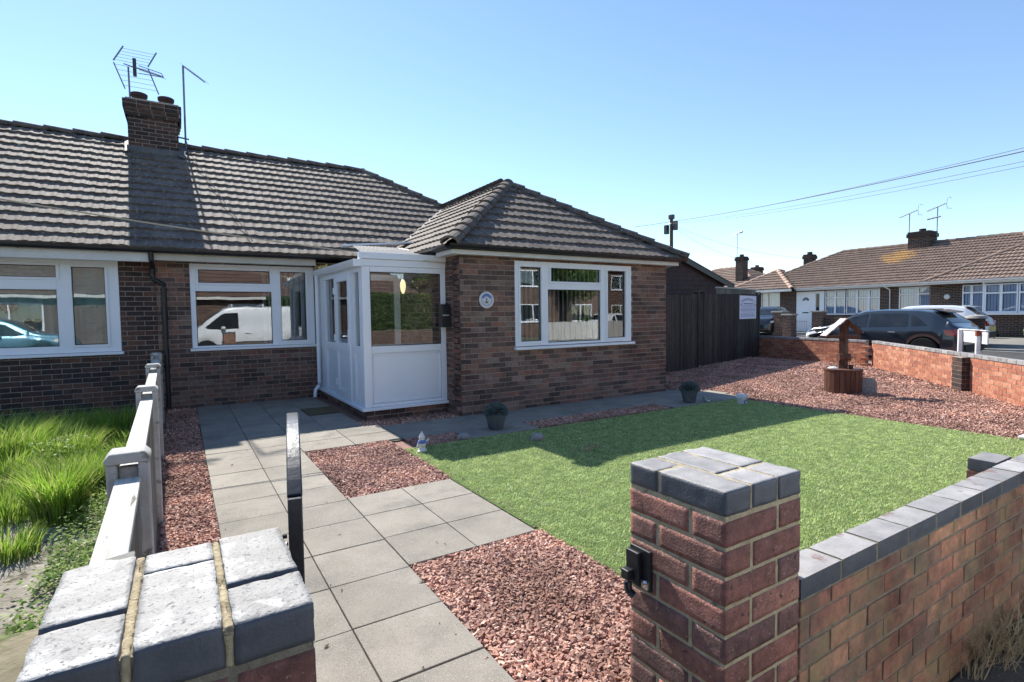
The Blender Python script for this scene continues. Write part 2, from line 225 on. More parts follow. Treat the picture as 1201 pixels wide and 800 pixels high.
# ------------------------------------------------------------------ mesh helpers
class MB:
    def __init__(s): s.v = []; s.f = []; s.m = []; s.uv = None
    def add(s, v, f, m=0):
        o = len(s.v); s.v.extend(tuple(p) for p in v); s.f.extend(tuple(i+o for i in q) for q in f); s.m.extend([m]*len(f)); return s
    def box(s, x0, x1, y0, y1, z0, z1, m=0):
        return s.add([(x0, y0, z0), (x1, y0, z0), (x1, y1, z0), (x0, y1, z0), (x0, y0, z1), (x1, y0, z1), (x1, y1, z1), (x0, y1, z1)],
                     [(0, 3, 2, 1), (4, 5, 6, 7), (0, 1, 5, 4), (1, 2, 6, 5), (2, 3, 7, 6), (3, 0, 4, 7)], m)
    def frame_box(s, o, u, n, u0, u1, n0, n1, z0, z1, m=0):     # a box in a frame of origin o, axes u (along) and n (outward)
        o, u, n = Vector(o), Vector(u), Vector(n); P = lambda a, b, c: o + u*a + n*b + Vector((0, 0, c))
        fl = u.cross(n).z < 0
        v = [P(u0, n0, z0), P(u1, n0, z0), P(u1, n1, z0), P(u0, n1, z0), P(u0, n0, z1), P(u1, n0, z1), P(u1, n1, z1), P(u0, n1, z1)]
        f = [(0, 3, 2, 1), (4, 5, 6, 7), (0, 1, 5, 4), (1, 2, 6, 5), (2, 3, 7, 6), (3, 0, 4, 7)]
        if fl: f = [q[::-1] for q in f]
        return s.add(v, f, m)
    def bar(s, p, q, w_, h, up=(0, 0, 1), m=0):
        p, q = Vector(p), Vector(q); d = (q-p).normalized(); a = d.cross(Vector(up))
        if a.length < 1e-4: a = d.cross(Vector((0, 1, 0)))
        a.normalize(); b = a.cross(d); a *= w_/2; b *= h/2
        return s.add([p-a-b, p+a-b, p+a+b, p-a+b, q-a-b, q+a-b, q+a+b, q-a+b], [(0, 1, 2, 3), (7, 6, 5, 4), (0, 4, 5, 1), (1, 5, 6, 2), (2, 6, 7, 3), (3, 7, 4, 0)], m)
    def tube(s, pts, r, n=8, m=0, caps=True):
        pts = [Vector(p) for p in pts]; rs = r if isinstance(r, (list, tuple)) else [r]*len(pts); rings = []; o = len(s.v); V = []
        for i, p in enumerate(pts):
            t = (pts[min(i+1, len(pts)-1)]-pts[max(i-1, 0)]).normalized(); a = t.cross(Vector((0, 0, 1)))
            if a.length < .05: a = t.cross(Vector((0, 1, 0)))
            a.normalize(); b = t.cross(a)
            V += [p + (a*math.cos(2*math.pi*k/n) + b*math.sin(2*math.pi*k/n))*rs[i] for k in range(n)]
        F = [(i*n+k, i*n+(k+1) % n, (i+1)*n+(k+1) % n, (i+1)*n+k) for i in range(len(pts)-1) for k in range(n)]
        if caps: F += [tuple(range(n))[::-1], tuple(range((len(pts)-1)*n, len(pts)*n))]
        return s.add(V, F, m)
    def lathe(s, c, prof, n=24, m=0, ax='z'):
        V = []
        for r, z in prof:
            for k in range(n):
                a = 2*math.pi*k/n; x, y = r*math.cos(a), r*math.sin(a)
                V.append((c[0]+x, c[1]+y, c[2]+z) if ax == 'z' else (c[0]+x, c[1]+z, c[2]+y))
        F = [(i*n+k, i*n+(k+1) % n, (i+1)*n+(k+1) % n, (i+1)*n+k) for i in range(len(prof)-1) for k in range(n)]
        F += [tuple(range(n))[::-1], tuple(range((len(prof)-1)*n, len(prof)*n))]
        return s.add(V, F, m)
    def blob(s, c, r, n=10, k=6, jit=.0, m=0, half=False):
        V = []; F = []
        for i in range(k+1):
            th = math.pi*i/k*(.5 if half else 1)
            for j in range(n):
                a = 2*math.pi*j/n; q = 1+random.uniform(-jit, jit)
                V.append((c[0]+r[0]*math.sin(th)*math.cos(a)*q, c[1]+r[1]*math.sin(th)*math.sin(a)*q, c[2]+r[2]*math.cos(th)*q))
        F = [(i*n+j, (i+1)*n+j, (i+1)*n+(j+1) % n, i*n+(j+1) % n) for i in range(k) for j in range(n)]
        return s.add(V, F, m)
    def prism(s, poly, h0, h1, P, m=0):                         # poly 2d list, P(a, b, h) -> 3d point
        n = len(poly); V = [P(a, b, h0) for a, b in poly] + [P(a, b, h1) for a, b in poly]
        return s.add(V, [tuple(range(n))[::-1], tuple(range(n, 2*n))] + [(i, (i+1) % n, n+(i+1) % n, n+i) for i in range(n)], m)
    def build(s, name, mats, parent=None, smooth=False, bevel=0, local=False, seg=2):
        me = bpy.data.meshes.new(name)
        off = (0, 0, 0)
        if parent is not None and not local: off = parent['_o'] if '_o' in parent else (0, 0, 0)
        V = np.array(s.v, dtype=float).reshape(-1, 3) - np.array(off)[None]
        me.from_pydata(V.tolist(), [], s.f)
        for mm in (mats if isinstance(mats, (list, tuple)) else [mats]): me.materials.append(mm)
        if any(s.m): me.polygons.foreach_set('material_index', s.m)
        if smooth: me.polygons.foreach_set('use_smooth', [True]*len(s.f))
        me.validate(); me.update()
        ob = bpy.data.objects.new(name, me); COL.objects.link(ob)
        if parent is not None:
            ob.parent = parent; ob['_o'] = list(off)
        if smooth == 'auto' or bevel:
            pass
        if bevel:
            bv = ob.modifiers.new('bevel', 'BEVEL'); bv.width = bevel; bv.segments = seg; bv.limit_method = 'ANGLE'; bv.angle_limit = R(40)
        if smooth == 'auto':
            md = ob.modifiers.new('split', 'EDGE_SPLIT'); md.split_angle = R(35)
        return ob
def np_mesh(name, V, F, m, parent=None, uv=None, smooth=False, k=None):
    """V (n,3), F (m,k) arrays"""
    me = bpy.data.meshes.new(name); V = np.asarray(V, np.float32); F = np.asarray(F, np.int32); k = F.shape[1]
    if parent is not None and '_o' in parent: V = V - np.array(parent['_o'], np.float32)[None]
    me.vertices.add(len(V)); me.vertices.foreach_set('co', V.ravel()); me.loops.add(F.size); me.loops.foreach_set('vertex_index', F.ravel())
    me.polygons.add(len(F)); me.polygons.foreach_set('loop_start', np.arange(len(F), dtype=np.int32)*k)
    if uv is not None:
        l = me.uv_layers.new(name='UVMap'); l.data.foreach_set('uv', np.asarray(uv, np.float32)[F.ravel()].ravel())
    me.polygons.foreach_set('use_smooth', np.full(len(F), bool(smooth)))
    me.update(calc_edges=True); me.materials.append(m)
    ob = bpy.data.objects.new(name, me); COL.objects.link(ob)
    if parent is not None: ob.parent = parent; ob['_o'] = parent['_o'] if '_o' in parent else [0, 0, 0]
    return ob
def thing(name, label, cat, loc=(0, 0, 0), group=None, rotz=0):
    o = bpy.data.objects.new(name, None); COL.objects.link(o); o.location = loc; o.rotation_euler = (0, 0, rotz); o['_o'] = list(loc)
    o.empty_display_size = .1
    return tag(o, label, cat, group)
def tag(o, label=None, cat=None, group=None, kind=None):
    if label: o['label'] = label
    if cat: o['category'] = cat
    if group: o['group'] = group
    if kind: o['kind'] = kind
    return o
def recenter(o):                                                # origin of a one-mesh thing moved to its base
    me = o.data; V = np.empty(len(me.vertices)*3, np.float32); me.vertices.foreach_get('co', V); V = V.reshape(-1, 3)
    c = np.array([(V[:, 0].min()+V[:, 0].max())/2, (V[:, 1].min()+V[:, 1].max())/2, V[:, 2].min()], np.float32)
    me.vertices.foreach_set('co', (V-c[None]).ravel()); me.update(); o.location = o.location + Vector(c.tolist()); return o
def single(mb, name, mats, label, cat, group=None, **k): return tag(recenter(mb.build(name, mats, **k)), label, cat, group)
def copy_tree(o, parent=None):
    c = o.copy(); COL.objects.link(c); c.parent = parent
    for ch in [x for x in bpy.data.objects if x.parent == o]: copy_tree(ch, c)
    return c
def struct(o): o['kind'] = 'structure'; return o

# brick skin: real bricks standing 4 mm proud of a mortar wall. o origin, u along, n outward, openings in (u, z)
def brick_wall(mb, o, u, n, length, z0, z1, openings=(), thick=.10, bl=.225, bh=.075, phase=0, mi=(0, 1), proud=.005, jit=.0015, joint=.010, u_start=0.0):
    us = sorted({u_start, length, *[a for op in openings for a in op[:2]]}); zs = sorted({z0, z1, *[a for op in openings for a in op[2:]]})
    for a, b in zip(us, us[1:]):
        for c, d in zip(zs, zs[1:]):
            cu, cz = (a+b)/2, (c+d)/2
            if any(p[0] < cu < p[1] and p[2] < cz < p[3] for p in openings) or cu < u_start or cu > length: continue
            mb.frame_box(o, u, n, a, b, -thick, 0, c, d, mi[1])
    r = 0; z = z0
    while z < z1-.02:
        zt = min(z+bh-joint, z1); x = -(bl/2 if (r % 2) else 0) - phase
        while x < length:
            a, b = max(x, u_start), min(x+bl-joint, length)
            segs = [(a, b)] if b-a > .02 else []
            for op in openings:
                if zt > op[2]+.01 and z < op[3]-.01:
                    ns = []
                    for (p, q) in segs:
                        if q <= op[0] or p >= op[1]: ns.append((p, q)); continue
                        if op[0]-p > .02: ns.append((p, op[0]))
                        if q-op[1] > .02: ns.append((op[1], q))
                    segs = ns
            for (p, q) in segs:
                j = random.uniform(-jit, jit); k = proud+random.uniform(-jit, jit)
                mb.frame_box(o, u, n, p, q, -.01, k, z+j*.5, zt+j*.5, mi[0])
            x += bl
        z += bh; r += 1
    return mb
def rough_brick(mb, x0, x1, y0, y1, z0, z1, m=0, cell=.014, amp=.0012, rd=.0035, seed=0, chip=.004, top=False):
    n = [max(2, int(round(l/cell))) for l in (x1-x0, y1-y0, z1-z0)]; lo = (x0, y0, z0); hi = (x1, y1, z1); idx = {}; V = []; F = []
    MI = []
    def vid(i, j, k):
        if (i, j, k) in idx: return idx[(i, j, k)]
        p = Vector([lo[a]+(hi[a]-lo[a])*t/n[a] for a, t in enumerate((i, j, k))])
        q = Vector([min(max(p[a], lo[a]+rd), hi[a]-rd) for a in range(3)]); d = p-q
        if d.length > 1e-6: p = q+d.normalized()*rd
        s = noise.noise(p*38+Vector((seed*3.1, 0, 0)))*amp + noise.noise(p*120+Vector((0, seed, 0)))*amp*.5
        p = p + (d.normalized() if d.length > 1e-6 else Vector((0, 0, 0)))*s
        e = noise.noise(p*22+Vector((seed, seed, 0)))
        if sum(1 for a, t in enumerate((i, j, k)) if t in (0, n[a])) > 1 and e > .1: p = p - d.normalized()*(e-.1)*chip
        idx[(i, j, k)] = len(V); V.append(p); return idx[(i, j, k)]
    for ax in range(3):
        a, b = [q for q in range(3) if q != ax]
        for side in (0, n[ax]):
            for i in range(n[a]):
                for j in range(n[b]):
                    c = []
                    for (di, dj) in ((0, 0), (1, 0), (1, 1), (0, 1)):
                        t = [0, 0, 0]; t[ax] = side; t[a] = i+di; t[b] = j+dj; c.append(vid(*t))
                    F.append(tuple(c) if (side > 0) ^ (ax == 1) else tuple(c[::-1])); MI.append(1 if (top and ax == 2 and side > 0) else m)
    mb.add(V, F, m); mb.m[-len(F):] = MI

# tiled slope: rows of double-roll tiles, clipped to a polygon in (u, s)
def tiles(name, o, u, s, poly, m, parent, gauge=.295, roll=.15, per=7, amp=.011, lip=.030, jit=.004):
    o, u, s = np.array(o, float), np.array(u, float), np.array(s, float); s /= np.linalg.norm(s); u /= np.linalg.norm(u); n = np.cross(u, s)
    if n[2] < 0: n = -n
    P = np.array(poly, float); umin, umax, smin, smax = P[:, 0].min(), P[:, 0].max(), P[:, 1].min(), P[:, 1].max()
    def inside(U, Sg):
        ok = np.ones(U.shape, bool); A = sum(P[i][0]*P[(i+1) % len(P)][1]-P[(i+1) % len(P)][0]*P[i][1] for i in range(len(P))); sg = 1 if A > 0 else -1
        for i in range(len(P)):
            a, b = P[i], P[(i+1) % len(P)]; ok &= sg*((b[0]-a[0])*(Sg-a[1])-(b[1]-a[1])*(U-a[0])) > -.01
        return ok
    du = roll/per; nu = int((umax-umin)/du)+1; ug = umin+np.arange(nu+1)*du; ph = (ug/roll) % 1
    prof = amp*np.maximum(0, np.cos((ph-.5)*2*np.pi))**.7
    VV, FF, UV = [], [], []; base = 0; rows = int(math.ceil((smax-smin)/gauge))
    tid = np.floor(ug/(2*roll)).astype(int)
    for r in range(rows):
        s0 = smin+r*gauge-.01; s1 = smin+(r+1)*gauge+.0
        tj = RNG.uniform(-jit, jit, tid.max()-tid.min()+1)[tid-tid.min()]; ts = RNG.uniform(-.012, .012, tid.max()-tid.min()+1)[tid-tid.min()]
        rowsv = []
        for (sv, h) in ((s0, -.02), (s0, lip), (s1, .0)):
            hh = h+(prof if h > -.01 else 0)+tj*(1 if h > .01 else 0); sv_ = sv+ts*(1 if sv == s0 else 0)
            rowsv.append(o[None]+np.outer(ug, u)+np.outer(sv_*np.ones_like(ug), s)+np.outer(hh*np.ones_like(ug), n))
        VV.append(np.concatenate(rowsv)); q = nu+1
        UV.append(np.concatenate([np.stack([(ug/(2*roll)), np.full_like(ug, r+.5)], 1)]*3))
        i = np.arange(nu); ok = inside(ug[:-1]+du/2, np.full(nu, s0+gauge*.5)); i = i[ok]
        for a in (0, 1): FF.append(np.stack([base+a*q+i, base+a*q+i+1, base+(a+1)*q+i+1, base+(a+1)*q+i], 1))
        base += 3*q
    return np_mesh(name, np.concatenate(VV), np.concatenate(FF), m, parent, np.concatenate(UV))
def caps(mb, p, q, r=.115, L=.42, m=0, lift=.02):
    p, q = Vector(p), Vector(q); d = q-p; n = max(1, int(d.length/L)); d1 = d.normalized(); a = d1.cross(Vector((0, 0, 1))).normalized(); up = a.cross(d1)
    for i in range(n):
        A = p+d*(i/n)-d1*.02; B = p+d*((i+1)/n)+d1*.03; V = []; K = 8; j = random.uniform(-.006, .006)
        for (c, rad, l) in ((A, r*1.06, lift+.012+j), (B, r*.95, lift-.01+j)):
            for k in range(K+1):
                t = math.pi*k/K; V.append(c+a*math.cos(t)*rad+up*(math.sin(t)*rad*.75+l-.045))
            for k in range(K+1):
                t = math.pi*(K-k)/K; V.append(c+a*math.cos(t)*(rad-.02)+up*(math.sin(t)*(rad-.02)*.75+l-.065))
        N_ = 2*(K+1)
        F = [(k, (k+1) % N_, N_+(k+1) % N_, N_+k) for k in range(N_)]+[tuple(range(N_))[::-1], tuple(range(N_, 2*N_))]
        mb.add(V, F, m)
    return mb
def slab_poly(mb, pts, t=.04, m=0):
    """thin closed slab under a planar polygon"""
    pts = [Vector(p) for p in pts]; n = (pts[1]-pts[0]).cross(pts[2]-pts[0]).normalized()
    if n.z < 0: n = -n; 
    n_ = len(pts); V = [p-n*.03 for p in pts]+[p-n*(.03+t) for p in pts]
    return mb.add(V, [tuple(range(n_)), tuple(range(n_, 2*n_))[::-1]]+[(i, n_+i, n_+(i+1) % n_, (i+1) % n_) for i in range(n_)], m)

# window: frame with glass rects; origin o, along u, outward n. panes (u0,u1,z0,z1,sash)
def window(parent, o, u, n, U0, U1, Z0, Z1, panes, sill=True, g='glass', depth=.07, frame='upvc', label=None):
    f = MB(); us = sorted({U0, U1, *[p[0] for p in panes], *[p[1] for p in panes]}); zs = sorted({Z0, Z1, *[p[2] for p in panes], *[p[3] for p in panes]})
    for a, b in zip(us, us[1:]):
        run = None
        for c, d in zip(zs, zs[1:]):
            inn = any(p[0] < (a+b)/2 < p[1] and p[2] < (c+d)/2 < p[3] for p in panes)
            if not inn: run = [c, d] if run is None else [run[0], d]
            if inn and run: f.frame_box(o, u, n, a, b, -depth, 0, run[0], run[1]); run = None
        if run: f.frame_box(o, u, n, a, b, -depth, 0, run[0], run[1])
    for p in panes:
        if len(p) > 4 and p[4]:                                  # opening casement: sash standing proud with its own bars
            e, k = p[4], .014
            f.frame_box(o, u, n, p[0]-e, p[1]+e, .001, k, p[3], p[3]+e); f.frame_box(o, u, n, p[0]-e, p[1]+e, .001, k, p[2]-e, p[2])
            f.frame_box(o, u, n, p[0]-e, p[0], .001, k, p[2], p[3]); f.frame_box(o, u, n, p[1], p[1]+e, .001, k, p[2], p[3])
        b = .010; q = -.02                                         # glazing bead
        f.frame_box(o, u, n, p[0], p[1], q-.02, q, p[3]-b, p[3]-.0005, 1); f.frame_box(o, u, n, p[0], p[1], q-.02, q, p[2]+.0005, p[2]+b, 1)
        f.frame_box(o, u, n, p[0]+.0005, p[0]+b, q-.02, q, p[2]+b, p[3]-b, 1); f.frame_box(o, u, n, p[1]-b, p[1]-.0005, q-.02, q, p[2]+b, p[3]-b, 1)
    wn = f.build('window', [M[frame], M['black']], parent, bevel=.004)
    for p in panes:
        MB().frame_box(o, u, n, p[0]-.002, p[1]+.002, -.038, -.030, p[2]-.002, p[3]+.002).build('pane', M[g], wn)
    if sill: MB().frame_box(o, u, n, U0-.03, U1+.03, .002, .07, Z0-.045, Z0-.003).build('sill', M[frame], wn, bevel=.006)
    return wn

# ------------------------------------------------------------------ ground
def gz(x):
    t = min(max((x-18.5)/9, 0), 1); return .22*t*t*(3-2*t)
g = MB(); xs = [-300, -20, 0, 16, 18.5, 20, 21.5, 23, 24.5, 26, 27.5, 400]
for a, b in zip(xs, xs[1:]):
    g.add([(a, -300, gz(a)-.02), (b, -300, gz(b)-.02), (b, 400, gz(b)-.02), (a, 400, gz(a)-.02)], [(0, 1, 2, 3)])
struct(g.build('ground', M['ground']))
def sheet(name, x0, x1, y0, y1, z, m, n=1):
    mb = MB(); xs = [x0]+[x for x in (18.5, 20, 21.5, 23, 24.5, 26, 27.5) if x0 < x < x1]+[x1]
    for a, b in zip(xs, xs[1:]): mb.add([(a, y0, gz(a)+z), (b, y0, gz(b)+z), (b, y1, gz(b)+z), (a, y1, gz(a)+z)], [(0, 1, 2, 3)])
    return struct(mb.build(name, m))
sheet('pavement', -30, 14.2, -.75, .80, -.003, M['asphalt'])
sheet('road', -40, 60, -8.2, -.90, -.115+.11, M['asphalt'])
k = MB()
for x in np.arange(-20, 15, .92): k.box(x, x+.91, -.90, -.751, -.05, .004)
struct(k.build('kerb', M['concrete'], bevel=.01))
sheet('side_road', 16.9, 22.0, -.9, 80, .002, M['asphalt'])
sheet('side_pavement', 15.2, 16.9, 7, 80, -.006, M['asphalt'])
sheet('driveway', 22.0, 30.75, .0, 40, .004, M['drive'])
sheet('opposite_pavement', -40, 40, -10.0, -8.2, .004, M['drive'])
# garden base layers
sheet('gravel_bed', -.33, 1.98, 1.0, 9.93, 0.0, M['gravel']); sheet('gravel_area', 1.98, 16.5, .92, 10.6, -.004, M['gravel'])
sheet('neighbour_garden', -9, -.28, 1.2, 9.93, -.002, M['earth'])

# paving slabs
def slabs(mb, x0, x1, y0, y1, nx, ny, skip=()):
    dx, dy = (x1-x0)/nx, (y1-y0)/ny
    for i in range(nx):
        for j in range(ny):
            if (i, j) in skip: continue
            a = random.uniform(-.0015, .0015); e = .0032; z = .022+random.uniform(-.0015, .0015)
            x, y = x0+i*dx, y0+j*dy; t = [random.uniform(-.0012, .0012) for _ in range(4)]
            mb.add([(x+e+a, y+e, 0), (x+dx-e, y+e+a, 0), (x+dx-e, y+dy-e, 0), (x+e, y+dy-e+a, 0), (x+e+a, y+e, z+t[0]), (x+dx-e, y+e+a, z+t[1]), (x+dx-e, y+dy-e, z+t[2]), (x+e, y+dy-e+a, z+t[3])],
                   [(0, 3, 2, 1), (4, 5, 6, 7), (0, 1, 5, 4), (1, 2, 6, 5), (2, 3, 7, 6), (3, 0, 4, 7)])
mb = MB(); d = .4435
slabs(mb, .17, 1.06, 1.966-3*d, 5.91, 2, 12); slabs(mb, 1.062, 1.95, 2.853, 4.184, 2, 3)
slabs(mb, .17, 1.06, 5.912, 9.90, 2, 9); slabs(mb, 1.062, 1.98, 6.81, 9.90, 2, 7)
slabs(mb, 1.062, 2.16, 5.912, 6.808, 2, 2)
slabs(mb, 2.162, 7.72, 5.86, 6.71, 6, 1); slabs(mb, 2.80, 3.78, 5.44, 5.858, 2, 1); slabs(mb, 6.25, 8.0, 5.44, 5.858, 3, 1); slabs(mb, 7.722, 8.15, 5.86, 6.3, 1, 1)
struct(mb.build('path', M['slab'], bevel=.003))
mb = MB()
for a in ((.17, 1.06, .64, 9.9), (1.06, 1.95, 2.853, 4.184), (1.06, 1.98, 5.912, 9.9), (1.98, 7.72, 5.86, 6.71), (2.8, 3.78, 5.44, 5.86), (6.25, 8.0, 5.44, 5.86)):
    mb.box(a[0], a[1], a[2], a[3], .0, .010)
struct(mb.build('path_bedding', M['joint']))

# gravel stones, real geometry
def stones(name, regions, m):
    base = np.array([(-1, -1, -.7), (1, -.8, -.8), (.9, 1, -.7), (-.8, .9, -.8), (-.8, -.9, .6), (.7, -.9, .9), (.9, .7, .7), (-1, .8, .9)])*.5
    Fb = np.array([(0, 3, 2, 1), (4, 5, 6, 7), (0, 1, 5, 4), (1, 2, 6, 5), (2, 3, 7, 6), (3, 0, 4, 7)])
    VV = []
    for (x0, x1, y0, y1, dens, size, ex) in regions:
        n = int((x1-x0)*(y1-y0)*dens); x = RNG.uniform(x0, x1, n); y = RNG.uniform(y0, y1, n)
        keep = np.ones(n, bool)
        for e in ex: keep &= ~((x > e[0]) & (x < e[1]) & (y > e[2]) & (y < e[3]))
        # front boundary: keep inside diagonal wall
        keep &= (x < 8.6) | (y > .95+(x-8.6)*.9)
        x, y = x[keep], y[keep]; n = len(x)
        sz = size*RNG.uniform(.55, 1.35, n); A = RNG.normal(size=(n, 3, 3)); Q, _ = np.linalg.qr(A)
        v = base[None]*(1+RNG.uniform(-.3, .3, (n, 8, 3)))*np.array([1.25, .85, .6])[None, None]*sz[:, None, None]
        v = np.einsum('nij,nkj->nki', Q, v); v[:, :, 2] *= .75
        v += np.stack([x, y, RNG.uniform(.0, .014, n)+sz*.2], 1)[:, None, :]; VV.append(v.reshape(-1, 3))
    V = np.concatenate(VV); n = len(V)//8; F = (Fb[None]+np.arange(n)[:, None, None]*8).reshape(-1, 4)
    return tag(np_mesh(name, V, F, m), kind='stuff')
HOLE = [(2.78, 3.8, 5.4, 6.75), (6.23, 8.02, 5.4, 5.88), (2.15, 7.74, 5.84, 6.75), (3.3, 7.52, 6.7, 12), (1.9, 3.35, 7.2, 10), (7.7, 8.17, 5.84, 6.32)]
stones('gravel', [
    (1.065, 1.99, 1.0, 2.845, 9500, .0195, ()), (1.065, 1.99, 4.19, 5.905, 6500, .019, ()), (-.16, .165, 1.1, 5.5, 6000, .018, ()), (-.22, .165, 5.5, 9.9, 3000, .02, ()),
    (1.98, 3.3, 6.72, 7.2, 2500, .02, HOLE), (2.17, 2.8, 5.42, 5.86, 4500, .019, ()), (3.78, 6.25, 5.5, 5.86, 3800, .02, ()),
    (.17, 1.95, 1.2, 5.85, 9, .010, ()), (1.92, 2.06, 1.0, 5.4, 260, .016, ()), (1.9, 2.0, 1.0, 2.8, 900, .018, ()), (1.0, 1.10, 1.0, 2.84, 350, .015, ()), (7.6, 7.85, 1.0, 5.3, 260, .02, ()), (7.78, 11.5, .95, 8.8, 1700, .022, HOLE), (11.5, 15.2, 3.0, 10.3, 600, .032, ())], M['stone'])
mb = MB()
for _ in range(46):
    x, y, a, l = random.uniform(.2, 1.9), random.uniform(1.5, 6.6), random.uniform(0, 3.1), random.uniform(.006, .02)
    if x > 1.05 and not (2.9 < y < 4.15 or y > 5.95): continue
    mb.add([(x-l*math.cos(a), y-l*math.sin(a), .026), (x+l*.4*math.sin(a), y-l*.4*math.cos(a), .027), (x+l*math.cos(a), y+l*math.sin(a), .031), (x-l*.4*math.sin(a), y+l*.4*math.cos(a), .029)], [(0, 1, 2, 3)])
tag(mb.build('leaf_litter', M['bark']), kind='stuff')
# lawn
sheet('lawn_base', 1.97, 7.76, 1.0, 5.43, .012, M['turf'])
def blades(name, x0, x1, y0, y1, n, h, wd, m, lean=.5):
    x = RNG.uniform(x0, x1, n); y = RNG.uniform(y0, y1, n); a = RNG.uniform(0, 2*np.pi, n); b = RNG.uniform(0, 2*np.pi, n); hh = h*RNG.uniform(.6, 1.15, n); L = lean*RNG.uniform(.2, 1.2, n)
    y = y + (x > 2.05)*0; p = np.stack([x, y, np.full(n, .010)], 1); s = np.stack([np.cos(a), np.sin(a), 0*a], 1)*wd/2; t = np.stack([np.cos(b)*L*hh, np.sin(b)*L*hh, hh], 1)
    V = np.stack([p-s, p+s, p+t*.6+s*.8, p+t*.6-s*.8, p+t*np.array([1.35, 1.35, .93])], 1).reshape(-1, 3); i = np.arange(n)*5
    F = np.concatenate([np.stack([i, i+1, i+2], 1), np.stack([i, i+2, i+3], 1), np.stack([i+3, i+2, i+4], 1)])
    return np_mesh(name, V, F, m)
tag(blades('lawn_grass', 1.985, 7.75, 1.0, 5.42, 290000, .017, .0044, M['blade'], 1.05), kind='stuff')

# ------------------------------------------------------------------ houses
ZE, YE, YR, ZR, XR, XEAVE, XMID = 2.50, 9.55, 13.3, 5.06, 3.97, 7.73, -.30
SL = (ZR-ZE)/(YR-YE)
home = thing('bungalow', 'brown brick bungalow with a hipped roof and projecting front wing behind the lawn', 'house', (3.5, 12, 0))
neigh = thing('bungalow', 'attached neighbouring bungalow at the left edge with hearts hanging in its window', 'house', (-4, 12, 0))
# walls
GX0, GX1, GY, WY = 3.34, 7.50, 6.73, 9.94
gw = (4.25-GX0, 6.64-GX0, .955, 2.26)
mb = MB()
brick_wall(mb, (GX0, GY, 0), (1, 0, 0), (0, -1, 0), GX1-GX0, 0, 2.34, [gw], thick=.22, phase=.05)
brick_wall(mb, (GX0, WY, 0), (0, -1, 0), (-1, 0, 0), WY-GY-.004, 0, 2.34, thick=.20)
brick_wall(mb, (XMID, WY, 0), (1, 0, 0), (0, -1, 0), GX0-.2-XMID, 0, 2.42, [(.15-XMID, 2.045-XMID, .965, 2.335)], thick=.22, phase=.07)
mb.box(GX1-.22, GX1, GY+.225, 16.7, 0, 2.34, 1); mb.box(XMID, GX1-.222, 16.5, 16.7, 0, 2.4, 1)
brick_wall(mb, (GX1, GY+.004, 0), (0, 1, 0), (1, 0, 0), 9.9, 0, 2.34, thick=.02)
mb.build('wall', [M['brick'], M['mortar']], home)
mb = MB()
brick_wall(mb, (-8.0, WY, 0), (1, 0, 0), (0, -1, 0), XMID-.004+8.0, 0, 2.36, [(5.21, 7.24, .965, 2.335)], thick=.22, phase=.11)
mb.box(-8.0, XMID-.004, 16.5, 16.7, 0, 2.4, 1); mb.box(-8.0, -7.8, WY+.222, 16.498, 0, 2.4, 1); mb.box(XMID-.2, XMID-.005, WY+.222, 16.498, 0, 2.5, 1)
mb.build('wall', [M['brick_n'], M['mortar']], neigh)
# windows
window(home, (GX0, GY-.0, 0), (1, 0, 0), (0, -1, 0), gw[0]+.003, gw[1]-.003, .958, 2.256,
       [(4.35-GX0, 4.735-GX0, 1.035, 2.165, .035), (4.92-GX0, 5.93-GX0, 1.955, 2.165, .035), (4.865-GX0, 5.94-GX0, 1.0, 1.83), (6.09-GX0, 6.50-GX0, 1.033, 2.16, .035)])
window(home, (XMID, WY, 0), (1, 0, 0), (0, -1, 0), .153-XMID, 2.042-XMID, .968, 2.332,
       [(.27-XMID, 1.325-XMID, 2.02, 2.235, .035), (.225-XMID, 1.345-XMID, 1.0, 1.885), (1.49-XMID, 1.905-XMID, 1.045, 2.235, .035)])
window(neigh, (0, WY, 0), (1, 0, 0), (0, -1, 0), -2.785, -.765, .968, 2.332,
       [(-2.60, -1.485, 2.06, 2.23, .035), (-2.62, -1.49, 1.07, 1.885), (-1.315, -.93, 1.08, 2.22, .035)])
# rooms
def room(parent, x0, x1, y0, y1, wallm, z1=2.32):
    r = MB(); t = .02
    r.box(x0, x1, y1-t, y1, .01, z1); r.box(x0, x0+t, y0, y1-t, .01, z1); r.box(x1-t, x1, y0, y1-t, .01, z1); r.box(x0+t, x1-t, y0, y1-t, z1-t, z1, 0); r.box(x0+t, x1-t, y0, y1-t, .01, .05, 1)
    return r.build('room_interior', [M[wallm], M['roomfloor']], parent)
room(home, GX0+.21, GX1-.23, GY+.225, 10.6, 'room'); room(home, -.08, 3.1, WY+.225, 14.0, 'room', 2.4); room(neigh, -3.6, -.52, WY+.225, 11.1, 'teal_wall', 2.34)
def blinds(x0, x1, y, z0, z1, lab, ang=.9, step=.089):
    t = thing('vertical_blind', lab, 'blind', ((x0+x1)/2, y, z1), 'vertical blinds')
    MB().box(x0, x1, y-.02, y+.02, z1, z1+.035).build('headrail', M['upvc'], t)
    s = MB(); x = x0
    while x < x1:
        a = ang+random.uniform(-.12, .12); c, q = math.cos(a)*.04, math.sin(a)*.04
        s.add([(x-c, y-q, z0), (x+c, y+q, z0), (x+c, y+q, z1), (x-c, y-q, z1)], [(0, 1, 2, 3)]); x += step
    s.build('slats', M['blind'], t)
blinds(4.30, 6.60, GY+.16, .98, 2.2, 'pale grey vertical blind slats behind the wing window', .55)
blinds(1.25, 2.02, WY+.16, .98, 2.28, 'grey vertical blind slats drawn to the right side of the window by the porch', .7)
